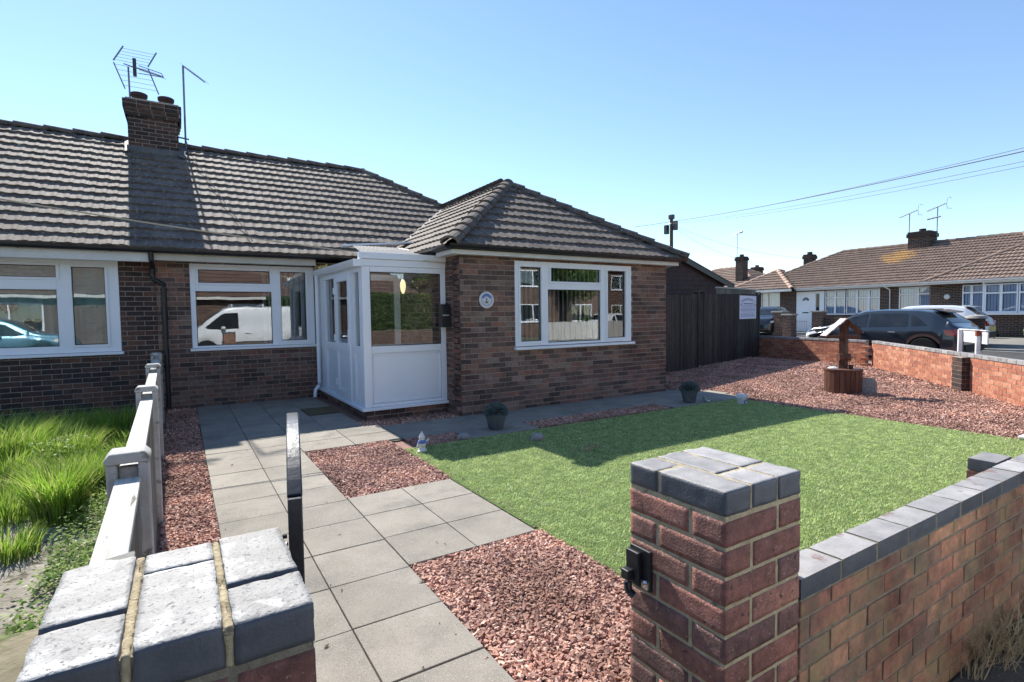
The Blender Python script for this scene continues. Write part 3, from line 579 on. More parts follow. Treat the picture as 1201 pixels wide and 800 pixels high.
for (x, z, mm, l) in ((-2.02, 1.62, 'heart_red', 'dark red heart decoration hanging in the left window'), (-1.77, 1.40, 'heart_grey', 'dark grey heart decoration hanging in the left window')):
    pts = []
    for k in range(40):
        t = 2*math.pi*k/40; pts.append((x+.0075*16*math.sin(t)**3*.8, z+.006*(13*math.cos(t)-5*math.cos(2*t)-2*math.cos(3*t)-math.cos(4*t))))
    o = single(MB().prism(pts, WY+.045, WY+.057, lambda a, b, h: (a, h, b)), 'heart_decoration', M[mm], l, 'decoration', 'hearts in the left window')

mb = MB(); V = []; n = 90
for i in range(n+1):
    x = -2.74+1.93*i/n; y = WY+.115+.012*math.sin(i*1.1)+.01*math.sin(i*.37); V += [(x, y, .98), (x, y, 2.30)]
ct = thing('curtain', 'pale teal curtain drawn behind the left window', 'curtain', (-1.8, WY+.115, .98)); mb.add(V, [(2*i, 2*i+2, 2*i+3, 2*i+1) for i in range(n)]); mb.build('drape', M['teal_wall'], ct, smooth=True)
# main roof: our half and the neighbour's half
SLEN = math.hypot(YR-YE, ZR-ZE); sv = (0, YR-YE, ZR-ZE)
roof = tiles('roof', (0, YE, ZE), (1, 0, 0), sv, [(XMID, 0), (XEAVE, 0), (XR, SLEN), (XMID, SLEN)], M['tile'], home)
roofn = tiles('roof', (0, YE, ZE), (1, 0, 0), sv, [(2*XMID-XEAVE, 0), (XMID-.002, 0), (XMID-.002, SLEN), (2*XMID-XR, SLEN)], M['tile'], neigh)
YB = 2*YR-YE
tiles('roof_hip_end', (XEAVE, 0, ZE), (0, 1, 0), (-(YR-YE), 0, ZR-ZE), [(YE, 0), (YB, 0), (YR, SLEN)], M['tile'], home, per=4)
tiles('roof_back', (0, YB, ZE), (1, 0, 0), (0, -(YR-YE), ZR-ZE), [(XMID, 0), (XEAVE, 0), (XR, SLEN), (XMID, SLEN)], M['tile'], home, per=4)
tiles('roof_back', (0, YB, ZE), (1, 0, 0), (0, -(YR-YE), ZR-ZE), [(2*XMID-XEAVE, 0), (XMID-.002, 0), (XMID-.002, SLEN), (2*XMID-XR, SLEN)], M['tile'], neigh, per=4)
mb = MB()
slab_poly(mb, [(XMID, YE, ZE), (XEAVE, YE, ZE), (XR, YR, ZR), (XMID, YR, ZR)]); slab_poly(mb, [(XEAVE, YE, ZE), (XEAVE, YB, ZE), (XR, YR, ZR)]); slab_poly(mb, [(XMID, YB, ZE), (XEAVE, YB, ZE), (XR, YR, ZR), (XMID, YR, ZR)])
# wing roof
AX, AY, AZ_ = 5.42, 8.82, 3.96; WE, WZ, WX0, WX1 = 6.50, 2.40, 3.10, 7.74; sx = (AZ_-WZ)/(AX-WX0)
YV0 = YE+(WZ-ZE)/SL; YV1 = YE+(AZ_-ZE)/SL; L1 = math.hypot(AX-WX0, AZ_-WZ); L2 = math.hypot(AY-WE, AZ_-WZ)
tiles('wing_roof', (0, WE, WZ), (1, 0, 0), (0, AY-WE, AZ_-WZ), [(WX0, 0), (WX1, 0), (AX, L2)], M['tile'], home)
tiles('wing_roof', (WX0, 0, WZ), (0, 1, 0), (AX-WX0, 0, AZ_-WZ), [(WE, 0), (YV0, 0), (YV1, L1), (AY, L1)], M['tile'], home, per=5)
tiles('wing_roof', (WX1, 0, WZ), (0, 1, 0), (AX-WX1, 0, AZ_-WZ), [(WE, 0), (YV0, 0), (YV1, L1), (AY, L1)], M['tile'], home, per=5)
slab_poly(mb, [(WX0, WE, WZ), (WX1, WE, WZ), (AX, AY, AZ_)]); slab_poly(mb, [(WX0, WE, WZ), (AX, AY, AZ_), (AX, YV1, AZ_), (WX0, YV0, WZ)]); slab_poly(mb, [(WX1, WE, WZ), (AX, AY, AZ_), (AX, YV1, AZ_), (WX1, YV0, WZ)])
mb.build('roof_deck', M['black'], home)
mb = MB(); XN = 2*XMID-XEAVE; XNR = 2*XMID-XR; e = -.004
slab_poly(mb, [(XN, YE, ZE), (XMID+e, YE, ZE), (XMID+e, YR, ZR), (XNR, YR, ZR)]); slab_poly(mb, [(XN, YB, ZE), (XMID+e, YB, ZE), (XMID+e, YR, ZR), (XNR, YR, ZR)]); slab_poly(mb, [(XN, YE, ZE), (XN, YB, ZE), (XNR, YR, ZR)])
mb.build('roof_deck', M['black'], neigh)
# ridge and hip caps
mb = MB(); caps(mb, (.12, YR, ZR), (XR, YR, ZR)); caps(mb, (XEAVE, YE, ZE+.02), (XR, YR, ZR)); caps(mb, (XEAVE, YB, ZE+.02), (XR, YR, ZR)); mb.build('ridge_tiles', M['cap'], home)
mb = MB(); caps(mb, (WX0-.02, WE-.02, WZ+.03), (AX, AY, AZ_), r=.125, L=.33); caps(mb, (WX1+.02, WE-.02, WZ+.03), (AX, AY, AZ_), r=.125, L=.33); caps(mb, (AX, AY-.05, AZ_), (AX, YV1, AZ_)); mb.build('hip_tiles', M['cap'], home)
mb = MB(); caps(mb, (XNR, YR, ZR), (-.74, YR, ZR)); mb.build('ridge_tiles', M['cap'], neigh)
mb = MB(); mb.bar((WX0, YV0, WZ+.012), (AX-.05, YV1-.05, AZ_+.0), .16, .02); mb.build('valley', M['lead'], home)
# eaves: fascia, soffit, gutters
def gutter(mb, p, q, r=.056, m=0, out=None):
    p, q = Vector(p), Vector(q); d = (q-p).normalized(); a = d.cross(Vector((0, 0, 1))).normalized(); V = []; K = 8
    for c in (p, q):
        for k in range(K+1): t = math.pi*k/K; V.append(c+a*math.cos(t)*r+Vector((0, 0, -math.sin(t)*r)))
        for k in range(K+1): t = math.pi*(K-k)/K; V.append(c+a*math.cos(t)*(r-.006)+Vector((0, 0, -math.sin(t)*(r-.006)+.0)))
    N_ = 2*(K+1); mb.add(V, [(k, (k+1) % N_, N_+(k+1) % N_, N_+k) for k in range(N_)]+[tuple(range(N_))[::-1], tuple(range(N_, 2*N_))], m)
    n = int((q-p).length/.95)
    for i in range(1, n+1):
        c = p+(q-p)*((i-.5)/n); V = []
        for cc in (c-d*.012, c+d*.012):
            for k in range(K+1): t = math.pi*k/K; V.append(cc+a*math.cos(t)*(r+.006)+Vector((0, 0, -math.sin(t)*(r+.006))))
        mb.add(V, [(k, k+1, K+1+k+1, K+1+k) for k in range(K)]+[(0, K+1, 2*K+1, K), tuple(range(K+1))[::-1], tuple(range(K+1, 2*K+2))], m)
mb = MB(); mb.box(XMID, 2.02, 9.62, 9.64, 2.33, 2.455); mb.box(XMID, 2.02, 9.645, WY-.006, 2.345, 2.355); mb.build('fascia', M['cream'], home)
mb = MB(); mb.box(WX0+.06, WX1-.08, 6.575, 6.595, 2.285, 2.40); mb.box(WX0+.06, WX0+.08, 6.60, 7.12, 2.285, 2.40); mb.box(WX1-.10, WX1-.08, 6.60, YV0, 2.285, 2.40)
mb.box(WX0+.085, WX1-.105, 6.60, GY-.007, 2.290, 2.30); mb.box(WX0+.085, GX0-.007, GY-.006, 7.12, 2.290, 2.30); mb.box(GX1+.007, WX1-.105, GY, 9.4, 2.29, 2.30); mb.build('fascia', M['fascia'], home, bevel=.003)
mb = MB(); mb.box(-8.3, XMID-.004, 9.62, 9.64, 2.30, 2.45); mb.box(-8.3, XMID-.004, 9.645, WY-.006, 2.33, 2.345); mb.build('fascia', M['fascia'], neigh)
mb = MB(); gutter(mb, (XMID, 9.56, 2.485), (2.25, 9.56, 2.485)); mb.build('gutter', M['black'], home)
mb = MB(); gutter(mb, (WX0-.02, 6.512, 2.41), (WX1+.03, 6.512, 2.41)); gutter(mb, (WX0+.002, 6.57, 2.41), (WX0+.002, 7.5, 2.41)); gutter(mb, (WX1+.0, 6.57, 2.41), (WX1+.0, 9.3, 2.41)); mb.build('gutter', M['black'], home)
mb = MB(); gutter(mb, (-8.3, 9.56, 2.485), (XMID-.004, 9.56, 2.485)); mb.build('gutter', M['black'], neigh)
mb = MB(); mb.tube([(-.335, 9.56, 2.44), (-.335, 9.57, 2.34), (-.335, 9.86, 2.24), (-.335, 9.89, 2.10), (-.33, 9.89, 2.06), (-.205, 9.89, 1.98), (-.20, 9.89, 1.92), (-.20, 9.89, .05)], .034, 12)
for z in (2.12, 1.9, 1.55, .7): mb.lathe((-.335 if z > 2 else -.20, 9.89, z), [(.042, -.02), (.042, .02)], 12)
mb.build('downpipe', M['black'], home, smooth='auto')
# chimney (stands on the party wall)
ch = thing('chimney', 'dark brick chimney stack with two clay pots on the party ridge', 'chimney', (-.3, 13, 4.2))
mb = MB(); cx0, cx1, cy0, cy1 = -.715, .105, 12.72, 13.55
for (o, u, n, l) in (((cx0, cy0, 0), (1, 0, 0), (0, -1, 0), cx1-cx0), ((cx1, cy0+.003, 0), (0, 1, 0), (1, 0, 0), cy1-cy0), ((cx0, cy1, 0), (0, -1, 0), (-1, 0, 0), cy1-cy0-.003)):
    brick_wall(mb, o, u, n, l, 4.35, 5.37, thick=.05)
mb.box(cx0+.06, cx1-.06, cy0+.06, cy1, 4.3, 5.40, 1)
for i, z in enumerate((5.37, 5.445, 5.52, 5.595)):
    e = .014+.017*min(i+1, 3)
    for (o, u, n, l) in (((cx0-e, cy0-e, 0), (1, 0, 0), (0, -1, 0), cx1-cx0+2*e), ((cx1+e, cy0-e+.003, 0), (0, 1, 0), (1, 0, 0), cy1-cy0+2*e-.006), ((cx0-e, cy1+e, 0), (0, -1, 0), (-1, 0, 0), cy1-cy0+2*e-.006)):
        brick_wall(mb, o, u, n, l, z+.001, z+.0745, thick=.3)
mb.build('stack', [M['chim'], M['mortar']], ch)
MB().lathe((0, 0, 0), [(.01, 0)], 3)
mb = MB(); mb.box(cx0-.03, cx1+.03, cy0-.03, cy1+.03, 5.672, 5.71); mb.build('flaunching', M['mortar'], ch, bevel=.02)
for x in (-.53, -.08): MB().lathe((x, 13.1, 5.70), [(.125, 0), (.118, .12), (.12, .15), (.142, .17), (.146, .225), (.132, .235), (.118, .235), (.11, .10)], 24).build('chimney_pot', M['pot'], ch, smooth='auto')
mb = MB(); mb.add([(cx0-.06, 12.62, 4.62+.04), (cx0+.02, 12.62, 4.62+.06), (cx0+.02, 13.3, 5.13), (cx0-.10, 13.3, 5.10)], [(0, 1, 2, 3)]); mb.box(cx0-.03, cx1+.03, cy0-.025, cy0-.012, 4.55, 4.80)
mb.add([(cx1+.10, 12.62, 4.62+.02), (cx1-.02, 12.62, 4.62+.06), (cx1-.02, 13.3, 5.14), (cx1+.13, 13.3, 5.09)], [(3, 2, 1, 0)]); mb.build('flashing', M['lead'], ch)

# aerials
a1 = thing('tv_aerial', 'large tv aerial with a grid reflector on the left side of the brick chimney', 'aerial', (-.68, 13.2, 5.6))
MB().tube([(-.68, 13.2, 5.2), (-.69, 13.2, 6.46)], .016, 8).build('mast', M['aerial'], a1)
B0, B1 = Vector((-.76, 13.18, 6.50)), Vector((-.10, 12.75, 6.22))
mb = MB(); mb.tube([B0, B1], .011, 6); mb.tube([B0+Vector((.25, -.1, -.02)), B0+(B1-B0)*.95+Vector((0, 0, .06)), B1], .008, 6); mb.tube([B0+Vector((.25, -.1, -.17)), B1], .008, 6)
for k in range(14):
    c = B0+(B1-B0)*(.35+.63*k/13); mb.tube([c+Vector((-.05, -.075, .01)), c+Vector((.05, .075, -.01))], .004, 4)
mb.build('boom', M['aerial'], a1); MB().box(-.61, -.55, 13.05, 13.11, 6.26, 6.60).build('dipole_box', M['black'], a1)
mb = MB(); bars = []
for sgn in (1, -1):
    for x0 in (-.92, -.36):
        p = Vector((x0, 13.15, 6.50+sgn*.02)); q = p+Vector((.15 if x0 > -.5 and sgn > 0 else .16, .10, .35*sgn))
        if sgn < 0: q = p+Vector((.16, .10, -.44))
        mb.bar(p, q, .022, .022, (0, 1, 0)); bars.append((p, q))
for i in (0, 2):
    for k in range(5):
        t = (k+.3)/5; mb.tube([bars[i][0].lerp(bars[i][1], t), bars[i+1][0].lerp(bars[i+1][1], t)], .0035, 4)
mb.build('reflector', M['aerial'], a1)
a2 = thing('tv_aerial', 'slim tv aerial on a tall pole just right of the brick chimney', 'aerial', (.24, 13.2, 4.9))
MB().tube([(.235, 13.2, 4.95), (.245, 13.2, 6.70)], .019, 8).build('mast', M['aerial'], a2)
mb = MB(); B0, B1 = Vector((.25, 13.2, 6.69)), Vector((.62, 12.95, 6.35)); mb.tube([B0, B1], .012, 6)
for k in range(9):
    c = B0+(B1-B0)*(.1+.88*k/8); mb.tube([c+Vector((-.09, -.14, .02)), c+Vector((.09, .14, .03))], .0035, 4)
mb.build('boom', M['aerial'], a2)
mb = MB(); mb.bar((.08, 13.2, 5.22), (.30, 13.2, 5.20), .02, .03); mb.build('bracket', M['aerial'], a2)
mb = MB(); pts = [(.25, 13.1, 5.12)]+[(.24+.075*k+random.uniform(-.01, .01), 13.05-.3*k, 5.06-SL*(.25+.3*k)+.075) for k in range(1, 12)]; mb.tube(pts, .007, 5)
mb.build('aerial_lead', M['wire'], a2)

# ------------------------------------------------------------------ porch
PX, PY, PB = 2.10, 7.183, 9.93
po = thing('porch', 'white upvc glazed porch with a panelled door beside the brick wing', 'porch', (2.7, 8.5, 0))
mb = MB()
brick_wall(mb, (PX+.03, PY+.03, 0), (1, 0, 0), (0, -1, 0), GX0-PX-.04, .0, .145, thick=.1); brick_wall(mb, (PX+.03, PB, 0), (0, -1, 0), (-1, 0, 0), PB-PY-.04, .0, .145, thick=.1)
mb.build('plinth', [M['brick'], M['mortar']], po)
mb = MB(); mb.box(PX-.045, GX0-.006, PY-.045, PY+.06, .148, .19); mb.box(PX-.045, PX+.06, PY+.062, PB-.01, .148, .19); mb.box(PX+.062, GX0-.01, PY+.062, PB-.02, .10, .17); mb.build('cill', M['upvc'], po, bevel=.006)
# front frame: window(), axes u=x
fr = MB()
fr.box(PX, PX+.11, PY, PY+.11, .192, 2.13); fr.box(GX0-.085, GX0-.007, PY, PY+.07, .192, 2.13)           # posts
fr.box(PX+.112, GX0-.087, PY, PY+.07, 2.055, 2.13); fr.box(PX+.112, GX0-.087, PY, PY+.07, .935, 1.03); fr.box(PX+.112, GX0-.087, PY, PY+.07, .192, .235)
fr.build('frame', M['upvc'], po, bevel=.006)
mb = MB(); mb.box(PX+.114, GX0-.089, PY+.022, PY+.05, .237, .933); mb.build('panel', M['panel'], po)
mb = MB()
for (a, b, c, d_) in ((PX+.125, GX0-.10, .245, .262), (PX+.125, GX0-.10, .905, .922)): mb.box(a, b, PY+.008, PY+.0215, c, d_)
for (a, b) in ((PX+.125, PX+.142), (GX0-.117, GX0-.10)): mb.box(a, b, PY+.008, PY+.0215, .263, .904)
mb.build('bead', M['upvc'], po, bevel=.004)
pf = MB(); pf.box(PX+.113, GX0-.088, PY+.028, PY+.036, 1.031, 2.054); pf.build('pane', M['glass_p'], po)
mb = MB()
for (a, b, c, d_) in ((PX+.114, GX0-.089, 1.032, 1.042), (PX+.114, GX0-.089, 2.043, 2.053)): mb.box(a, b, PY+.012, PY+.027, c, d_)
for (a, b) in ((PX+.114, PX+.124), (GX0-.099, GX0-.089)): mb.box(a, b, PY+.012, PY+.027, 1.043, 2.042)
mb.build('gasket', M['black'], po)
# side frame (x = PX), members along y
mb = MB(); ys = (PY+.112, 7.62, 7.80, 8.72, 8.80, 9.40)
mb.box(PX, PX+.07, PY+.112, PB-.01, 2.06, 2.13); mb.box(PX, PX+.07, PY+.112, PB-.01, .192, .215)
mb.box(PX, PX+.07, 7.62, 7.80, .216, 2.059); mb.box(PX, PX+.07, 8.64, 8.74, .216, 2.059); mb.box(PX, PX+.07, 9.36, PB-.01, .216, 2.059); mb.box(PX, PX+.07, PY+.112, PY+.165, .216, 2.059)
for a, b in ((PY+.166, 7.619), (8.741, 9.359)):
    mb.box(PX+.004, PX+.066, a, b, .93, 1.03); mb.box(PX+.03, PX+.05, a, b, .216, .929); mb.box(PX+.015, PX+.029, a+.02, b-.02, .25, .268); mb.box(PX+.015, PX+.029, a+.02, b-.02, .885, .90)
    mb.box(PX+.015, PX+.029, a+.02, a+.035, .269, .884); mb.box(PX+.015, PX+.029, b-.035, b-.02, .269, .884)
mb.build('side_frame', M['upvc'], po, bevel=.004)
for a, b in ((PY+.167, 7.618), (8.742, 9.358)): MB().box(PX+.028, PX+.036, a, b, 1.031, 2.058).build('pane', M['glass_p'], po)
dr = MB(); y0, y1 = 7.805, 8.635
dr.box(PX-.016, PX+.05, y0, y0+.10, .205, 2.08); dr.box(PX-.016, PX+.05, y1-.10, y1, .205, 2.08); dr.box(PX-.016, PX+.05, y0+.101, y1-.101, 1.98, 2.08); dr.box(PX-.016, PX+.05, y0+.101, y1-.101, .205, .31)
dr.box(PX-.016, PX+.05, y0+.101, y1-.101, .93, 1.05); dr.box(PX+.005, PX+.03, y0+.101, y1-.101, .311, .929)
for (a, b, c, d_) in ((y0+.115, y1-.115, .33, .345), (y0+.115, y1-.115, .895, .91)): dr.box(PX-.010, PX+.0045, a, b, c, d_)
dr.box(PX-.010, PX+.0045, y0+.115, y0+.13, .346, .894); dr.box(PX-.010, PX+.0045, y1-.13, y1-.115, .346, .894)
door = dr.build('door', M['upvc'], po, bevel=.004)
MB().box(PX+.010, PX+.018, y0+.102, y1-.102, 1.051, 1.979).build('pane', M['glass_p'], door)
mb = MB(); mb.box(PX-.03, PX-.0165, y0+.035, y0+.065, 1.02, 1.26); mb.tube([(PX-.03, y0+.05, 1.16), (PX-.065, y0+.05, 1.16), (PX-.068, y0+.17, 1.155)], .010, 8); mb.build('handle', M['upvc'], door, bevel=.004)
for z in (.42, 1.12, 1.85): MB().box(PX-.034, PX-.0165, y1-.035, y1+.045, z-.05, z+.05).build('hinge', M['upvc'], door, bevel=.006)
# head: fascia, roof, gutter
mb = MB(); mb.box(PX-.02, GX0-.006, PY-.012, PY+.06, 2.132, 2.225); mb.box(PX-.04, GX0-.008, PY-.035, PY+.05, 2.227, 2.315); mb.box(PX-.005, PX+.06, PY+.062, PB-.01, 2.132, 2.20)
mb.build('fascia', M['upvc'], po, bevel=.005)
# corrugated clear sheet roof, falling to the gutter
nx = 60; V = []; rise = .17
ny = 6
for j in range(ny+1):
    y = PY+.0+(9.2-PY)*j/ny
    for i in range(29):
        xl = PX+.42*j/ny; x = xl+(GX0-.03-xl)*i/28; V.append((x, y, 2.30+.36*(j/ny)+.012*math.cos(i*math.pi)))
F = [(j*29+i, j*29+i+1, (j+1)*29+i+1, (j+1)*29+i) for j in range(ny) for i in range(28)]
M['poly'] = mat('polycarbonate_sheet', (.42, .41, .39), (.70, .68, .65), 2, .3, spec=.5, trans=.5, stretch=(1, 3, 1))
MB().add(V, F).build('roof_sheet', M['poly'], po, smooth=True)
mb = MB(); mb.bar((PX+.30, 9.30, 2.655), (3.78, 9.30, 2.79), .26, .03, (0, 0, 1)); mb.build('flashing', M['upvc'], po)
mb = MB(); V = []; K = 10
for yy in (PY-.03, PB-.15):
    prof = [(PX-.01, 2.215), (PX-.01, 2.14), (PX-.03, 2.125), (PX-.075, 2.135), (PX-.105, 2.175), (PX-.12, 2.215), (PX-.112, 2.215), (PX-.095, 2.178), (PX-.07, 2.145), (PX-.03, 2.135), (PX-.018, 2.15), (PX-.018, 2.215)]
    V += [(x, yy, z+(.03 if yy > 8 else 0)) for x, z in prof]
n_ = 12; mb.add(V, [(k, (k+1) % n_, n_+(k+1) % n_, n_+k) for k in range(n_)]+[tuple(range(n_))[::-1], tuple(range(n_, 2*n_))]); mb.box(PX-.122, PX-.006, PY-.036, PY-.031, 2.12, 2.218)
mb.build('gutter', M['upvc'], po)
mb = MB(); mb.tube([(PX-.06, 9.70, 2.17), (PX-.06, 9.70, .30), (PX-.075, 9.70, .24), (PX-.14, 9.66, .17), (PX-.15, 9.65, .05)], .031, 12); mb.build('downpipe', M['upvc'], po, smooth='auto')
mb = MB()
for k in range(60): c = Vector((PX-.06+random.uniform(-.05, .08), 9.5+random.uniform(-.3, .2), 2.25)); mb.tube([c, c+Vector((random.uniform(-.03, .03), random.uniform(-.03, .03), random.uniform(.03, .09)))], [.012, .004], 5)
mb.build('moss', M['ochre_moss'], po)
# inside the porch: inner door of the house, lamp
mb = MB(); mb.box(2.40, 2.47, 9.02, 9.09, .17, 2.16); mb.box(3.21, 3.31, 9.02, 9.09, .17, 2.16); mb.box(2.471, 3.209, 9.02, 9.09, 2.06, 2.16); mb.box(2.471, 3.209, 9.02, 9.09, .17, .95)
mb.build('inner_door', M['upvc'], po, bevel=.004); MB().box(2.471, 3.209, 9.05, 9.058, .951, 2.059).build('pane', M['glass_p'], po); MB().box(2.3, 3.33, 9.6, 9.62, .17, 2.3).build('hall_partition', M['roomfloor'], po)
lp = thing('pendant_lamp', 'lit yellow pendant lamp hanging inside the porch', 'lamp', (3.0, 8.1, 2.2))
MB().lathe((3.02, 8.1, 1.80), [(.015, 0), (.036, .05), (.045, .11), (.042, .17), (.024, .215), (.012, .225)], 16).build('lamp_shade', M['bulb'], lp, smooth=True); MB().tube([(3.02, 8.1, 2.05), (3.02, 8.1, 2.3)], .004, 5).build('flex', M['upvc'], lp)
ob = single(MB().box(1.52, 1.98, 8.0, 8.62, .024, .036), 'door_mat', M['mat_'], 'brown coir mat on the slabs at the porch door step', 'mat')

# letterbox and plaque
lb = thing('post_box', 'black wall mounted post box at the corner of the porch and brick wing', 'post box', (3.30, 7.1, 1.27))
mb = MB(); prof = [(0, 0), (.17, 0), (.175, .05), (.175, .28), (.16, .315), (.12, .335), (.06, .335), (.0, .31)]
V = lambda a, b, h: (3.205+h, 7.155-a*.8, 1.275+b)
mb.prism(prof, 0, .21, V); mb.build('box', M['black'], lb, bevel=.006); MB().box(3.203, 3.30, 7.008, 7.0145, 1.44, 1.458).build('slot_plate', M['zinc'], lb)
MB().box(3.20, 3.42, 7.009, 7.012, 1.275, 1.40).build('flap', M['black'], lb)
pl = thing('house_plaque', 'round white and blue house plaque on the brick wing beside its window', 'plaque', (3.76, 6.70, 1.57))
MB().lathe((3.76, 6.722, 1.662), [(.118, 0), (.122, -.006), (.118, -.014), (.105, -.016), (.10, -.012), (.001, -.012)], 40, ax='y').build('disc', M['gnome_white'], pl, smooth='auto')
mb = MB(); V = [(3.76+.092*math.cos(t), 6.7085, 1.662+.092*math.sin(t)) for t in np.linspace(.35, math.pi-.35, 16)]+[(3.76+.05*math.cos(t), 6.7085, 1.662+.05*math.sin(t)) for t in np.linspace(math.pi-.35, .35, 16)]
mb.add(V, [(i, i+1, 30-i, 31-i) for i in range(15)])
for k in range(26):
    t = 2*math.pi*k/26
    if math.sin(t) < .25: c = (3.76+.08*math.cos(t), 1.662+.08*math.sin(t)); mb.box(c[0]-.006, c[0]+.006, 6.7075, 6.7085, c[1]-.006, c[1]+.006)
mb.build('blue_rim', M['gnome_blue'], pl)
mb = MB(); mb.box(3.754, 3.766, 6.7065, 6.709, 1.625, 1.69); mb.box(3.735, 3.785, 6.7065, 6.7085, 1.615, 1.624); mb.add([(3.73+.03*math.cos(t)+.03, 6.708, 1.65+.03*math.sin(t)) for t in np.linspace(math.pi, 2*math.pi, 10)]+[(3.73+.022*math.cos(t)+.03, 6.708, 1.65+.022*math.sin(t)) for t in np.linspace(2*math.pi, math.pi, 10)], [(i, i+1, 18-i, 19-i) for i in range(9)])
mb.build('emblem', M['inkdark'], pl)

# ------------------------------------------------------------------ gate piers and front wall
def pier(x0, y0, ztop, capm, name_label, capspec, bl=(.33, .33)):
    t = thing('gate_pier', name_label, 'pier', (x0+bl[0]/2, y0+bl[1]/2, 0), 'gate piers')
    w_, d_ = bl; j = .012; b = MB(); zc = ztop-.065-.012; n = int(zc/.075); sx_, sy_ = (w_-j)/3*2, (w_-j)/3
    A = (w_-2*j)/3; L2_ = 2*A+j; Bd = (d_-2*j)/3; L3 = 2*Bd+j
    for i in range(n+1):
        z1 = zc-i*.075; z0 = max(z1-.065, -.02)
        if z1 < .03: break
        if i % 2 == 0: R4 = [(0, L2_, 0, Bd), (L2_+j, w_, 0, L3), (A+j, w_, L3+j, d_), (0, A, Bd+j, d_)]
        else: R4 = [(0, A, 0, L3), (A+j, w_, 0, Bd), (L2_+j, w_, Bd+j, d_), (0, L2_, L3+j, d_)]
        for q in R4:
            e = random.uniform(-.001, .001)
            if z1 > .35: rough_brick(b, x0+q[0]+e, x0+q[1], y0+q[2], y0+q[3]+e, z0, z1, cell=.014, amp=.0011, rd=.0018, chip=.0022, seed=random.random()*50)
            else: b.box(x0+q[0], x0+q[1], y0+q[2], y0+q[3], z0, z1)
    b.build('brickwork', M['pier_brick'], t, smooth=True)
    mo = MB(); mo.box(x0+.0025, x0+w_-.0025, y0+.0025, y0+d_-.0025, 0, ztop-.0635); mo.box(x0+.005, x0+w_-.005, y0+.005, y0+d_-.005, ztop-.0634, ztop-(.009 if capm == 'pale_cap' else .0025)); 
    cp = MB()
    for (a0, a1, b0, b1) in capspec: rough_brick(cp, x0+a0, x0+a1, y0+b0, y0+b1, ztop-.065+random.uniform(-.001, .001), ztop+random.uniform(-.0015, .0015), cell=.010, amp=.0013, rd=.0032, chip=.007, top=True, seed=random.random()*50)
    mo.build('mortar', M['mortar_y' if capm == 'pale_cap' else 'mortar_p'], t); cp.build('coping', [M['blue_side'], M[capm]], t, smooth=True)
    return t, mo
pl_, _ = pier(-.192, .856, 1.005, 'pale_cap', 'near left gate pier with pale weathered capping bricks beside the timber fence', [(0, .106, 0, .125), (0, .106, .139, .35), (.12, .229, 0, .252), (.12, .229, .262, .35), (.241, .354, 0, .125), (.241, .354, .133, .35)], bl=(.354, .35))
mb = MB()                                                            # raised mortar joints between the cap bricks
for x in (-.0865, .0365):
    rough_brick(mb, x+.0008, x+.0128, .858, 1.205, .938, 1.0015, cell=.006, amp=.003, rd=.002, chip=.02, seed=x*90)
mb.build('pointing', M['mortar_p'], pl_, smooth=True)
pr_, _ = pier(1.125, .817, 1.005, 'blue_brick', 'red brick gate pier with blue capping at the end of the front wall', [(0, .103, 0, .215), (0, .103, .225, .33), (.113, .217, 0, .104), (.113, .217, .114, .33), (.227, .33, 0, .104), (.227, .33, .114, .33)])
# front wall (half brick, facing the pavement)
fw_ = thing('garden_wall', 'low red brick front wall with blue coping running right from the gate pier', 'wall', (5, .87, 0), 'boundary walls')
mb = MB(); brick_wall(mb, (1.457, .817, 0), (1, 0, 0), (0, -1, 0), 7.2, -.02, .625, thick=.098, mi=(0, 1), proud=.004, jit=.0015, phase=.06, joint=.011)
brick_wall(mb, (8.657, .921, 0), (-1, 0, 0), (0, 1, 0), 7.2, -.02, .625, thick=.01, mi=(0, 1), proud=.003)
mb.build('brickwork', [M['wall_brick'], M['mortar_y']], fw_, bevel=.0025)
mb = MB(); x = 1.458; i = 0
while x < 8.6:
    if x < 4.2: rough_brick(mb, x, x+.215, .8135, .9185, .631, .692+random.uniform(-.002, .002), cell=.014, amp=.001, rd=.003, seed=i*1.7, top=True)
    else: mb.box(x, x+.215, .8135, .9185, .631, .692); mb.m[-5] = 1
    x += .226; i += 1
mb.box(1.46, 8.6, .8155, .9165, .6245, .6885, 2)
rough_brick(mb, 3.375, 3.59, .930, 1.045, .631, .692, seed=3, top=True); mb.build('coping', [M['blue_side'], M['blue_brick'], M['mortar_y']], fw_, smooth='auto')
mb = MB(); brick_wall(mb, (3.375, .93, 0), (0, 1, 0), (-1, 0, 0), .115, -.02, .628, thick=.215, bl=.23); mb.build('buttress', [M['pier_brick'], M['mortar_y']], fw_)
# diagonal boundary wall and side piece
def wall_run(t, p, q, h, brick, phase=0):
    p, q = Vector((*p, 0)), Vector((*q, 0)); u = (q-p).normalized(); n = Vector((-u.y, u.x, 0)); L = (q-p).length
    mb = MB(); brick_wall(mb, p, u, n, L, 0, h, thick=.098, phase=phase, joint=.009, proud=.004); brick_wall(mb, q-n*.10, -u, -n, L, 0, h, thick=.005, proud=.004)
    mb.build('brickwork', [M[brick], M['mortar']], t)
    c = MB(); x = 0
    while x < L-.05: c.frame_box(p, u, n, x, min(x+.215, L), -.112, .014, h+.006, h+.066+random.uniform(-.002, .002)); x += .225
    c.frame_box(p, u, n, .0, L, -.10, .002, h, h+.058, 1); c.build('coping', [M['blue_brick'], M['mortar']], t, bevel=.004)
dw = thing('garden_wall', 'orange brick boundary wall with blue coping running diagonally beside the gravel', 'wall', (11.5, 3.7, 0), 'boundary walls')
wall_run(dw, (8.62, .93), (14.95, 6.62), .60, 'orange_brick')
u = Vector((6.33, 5.69, 0)).normalized(); n = Vector((-u.y, u.x, 0)); o = Vector((8.62, .93, 0)); d0 = (Vector((11.55, 3.85, 0))-o).dot(u)
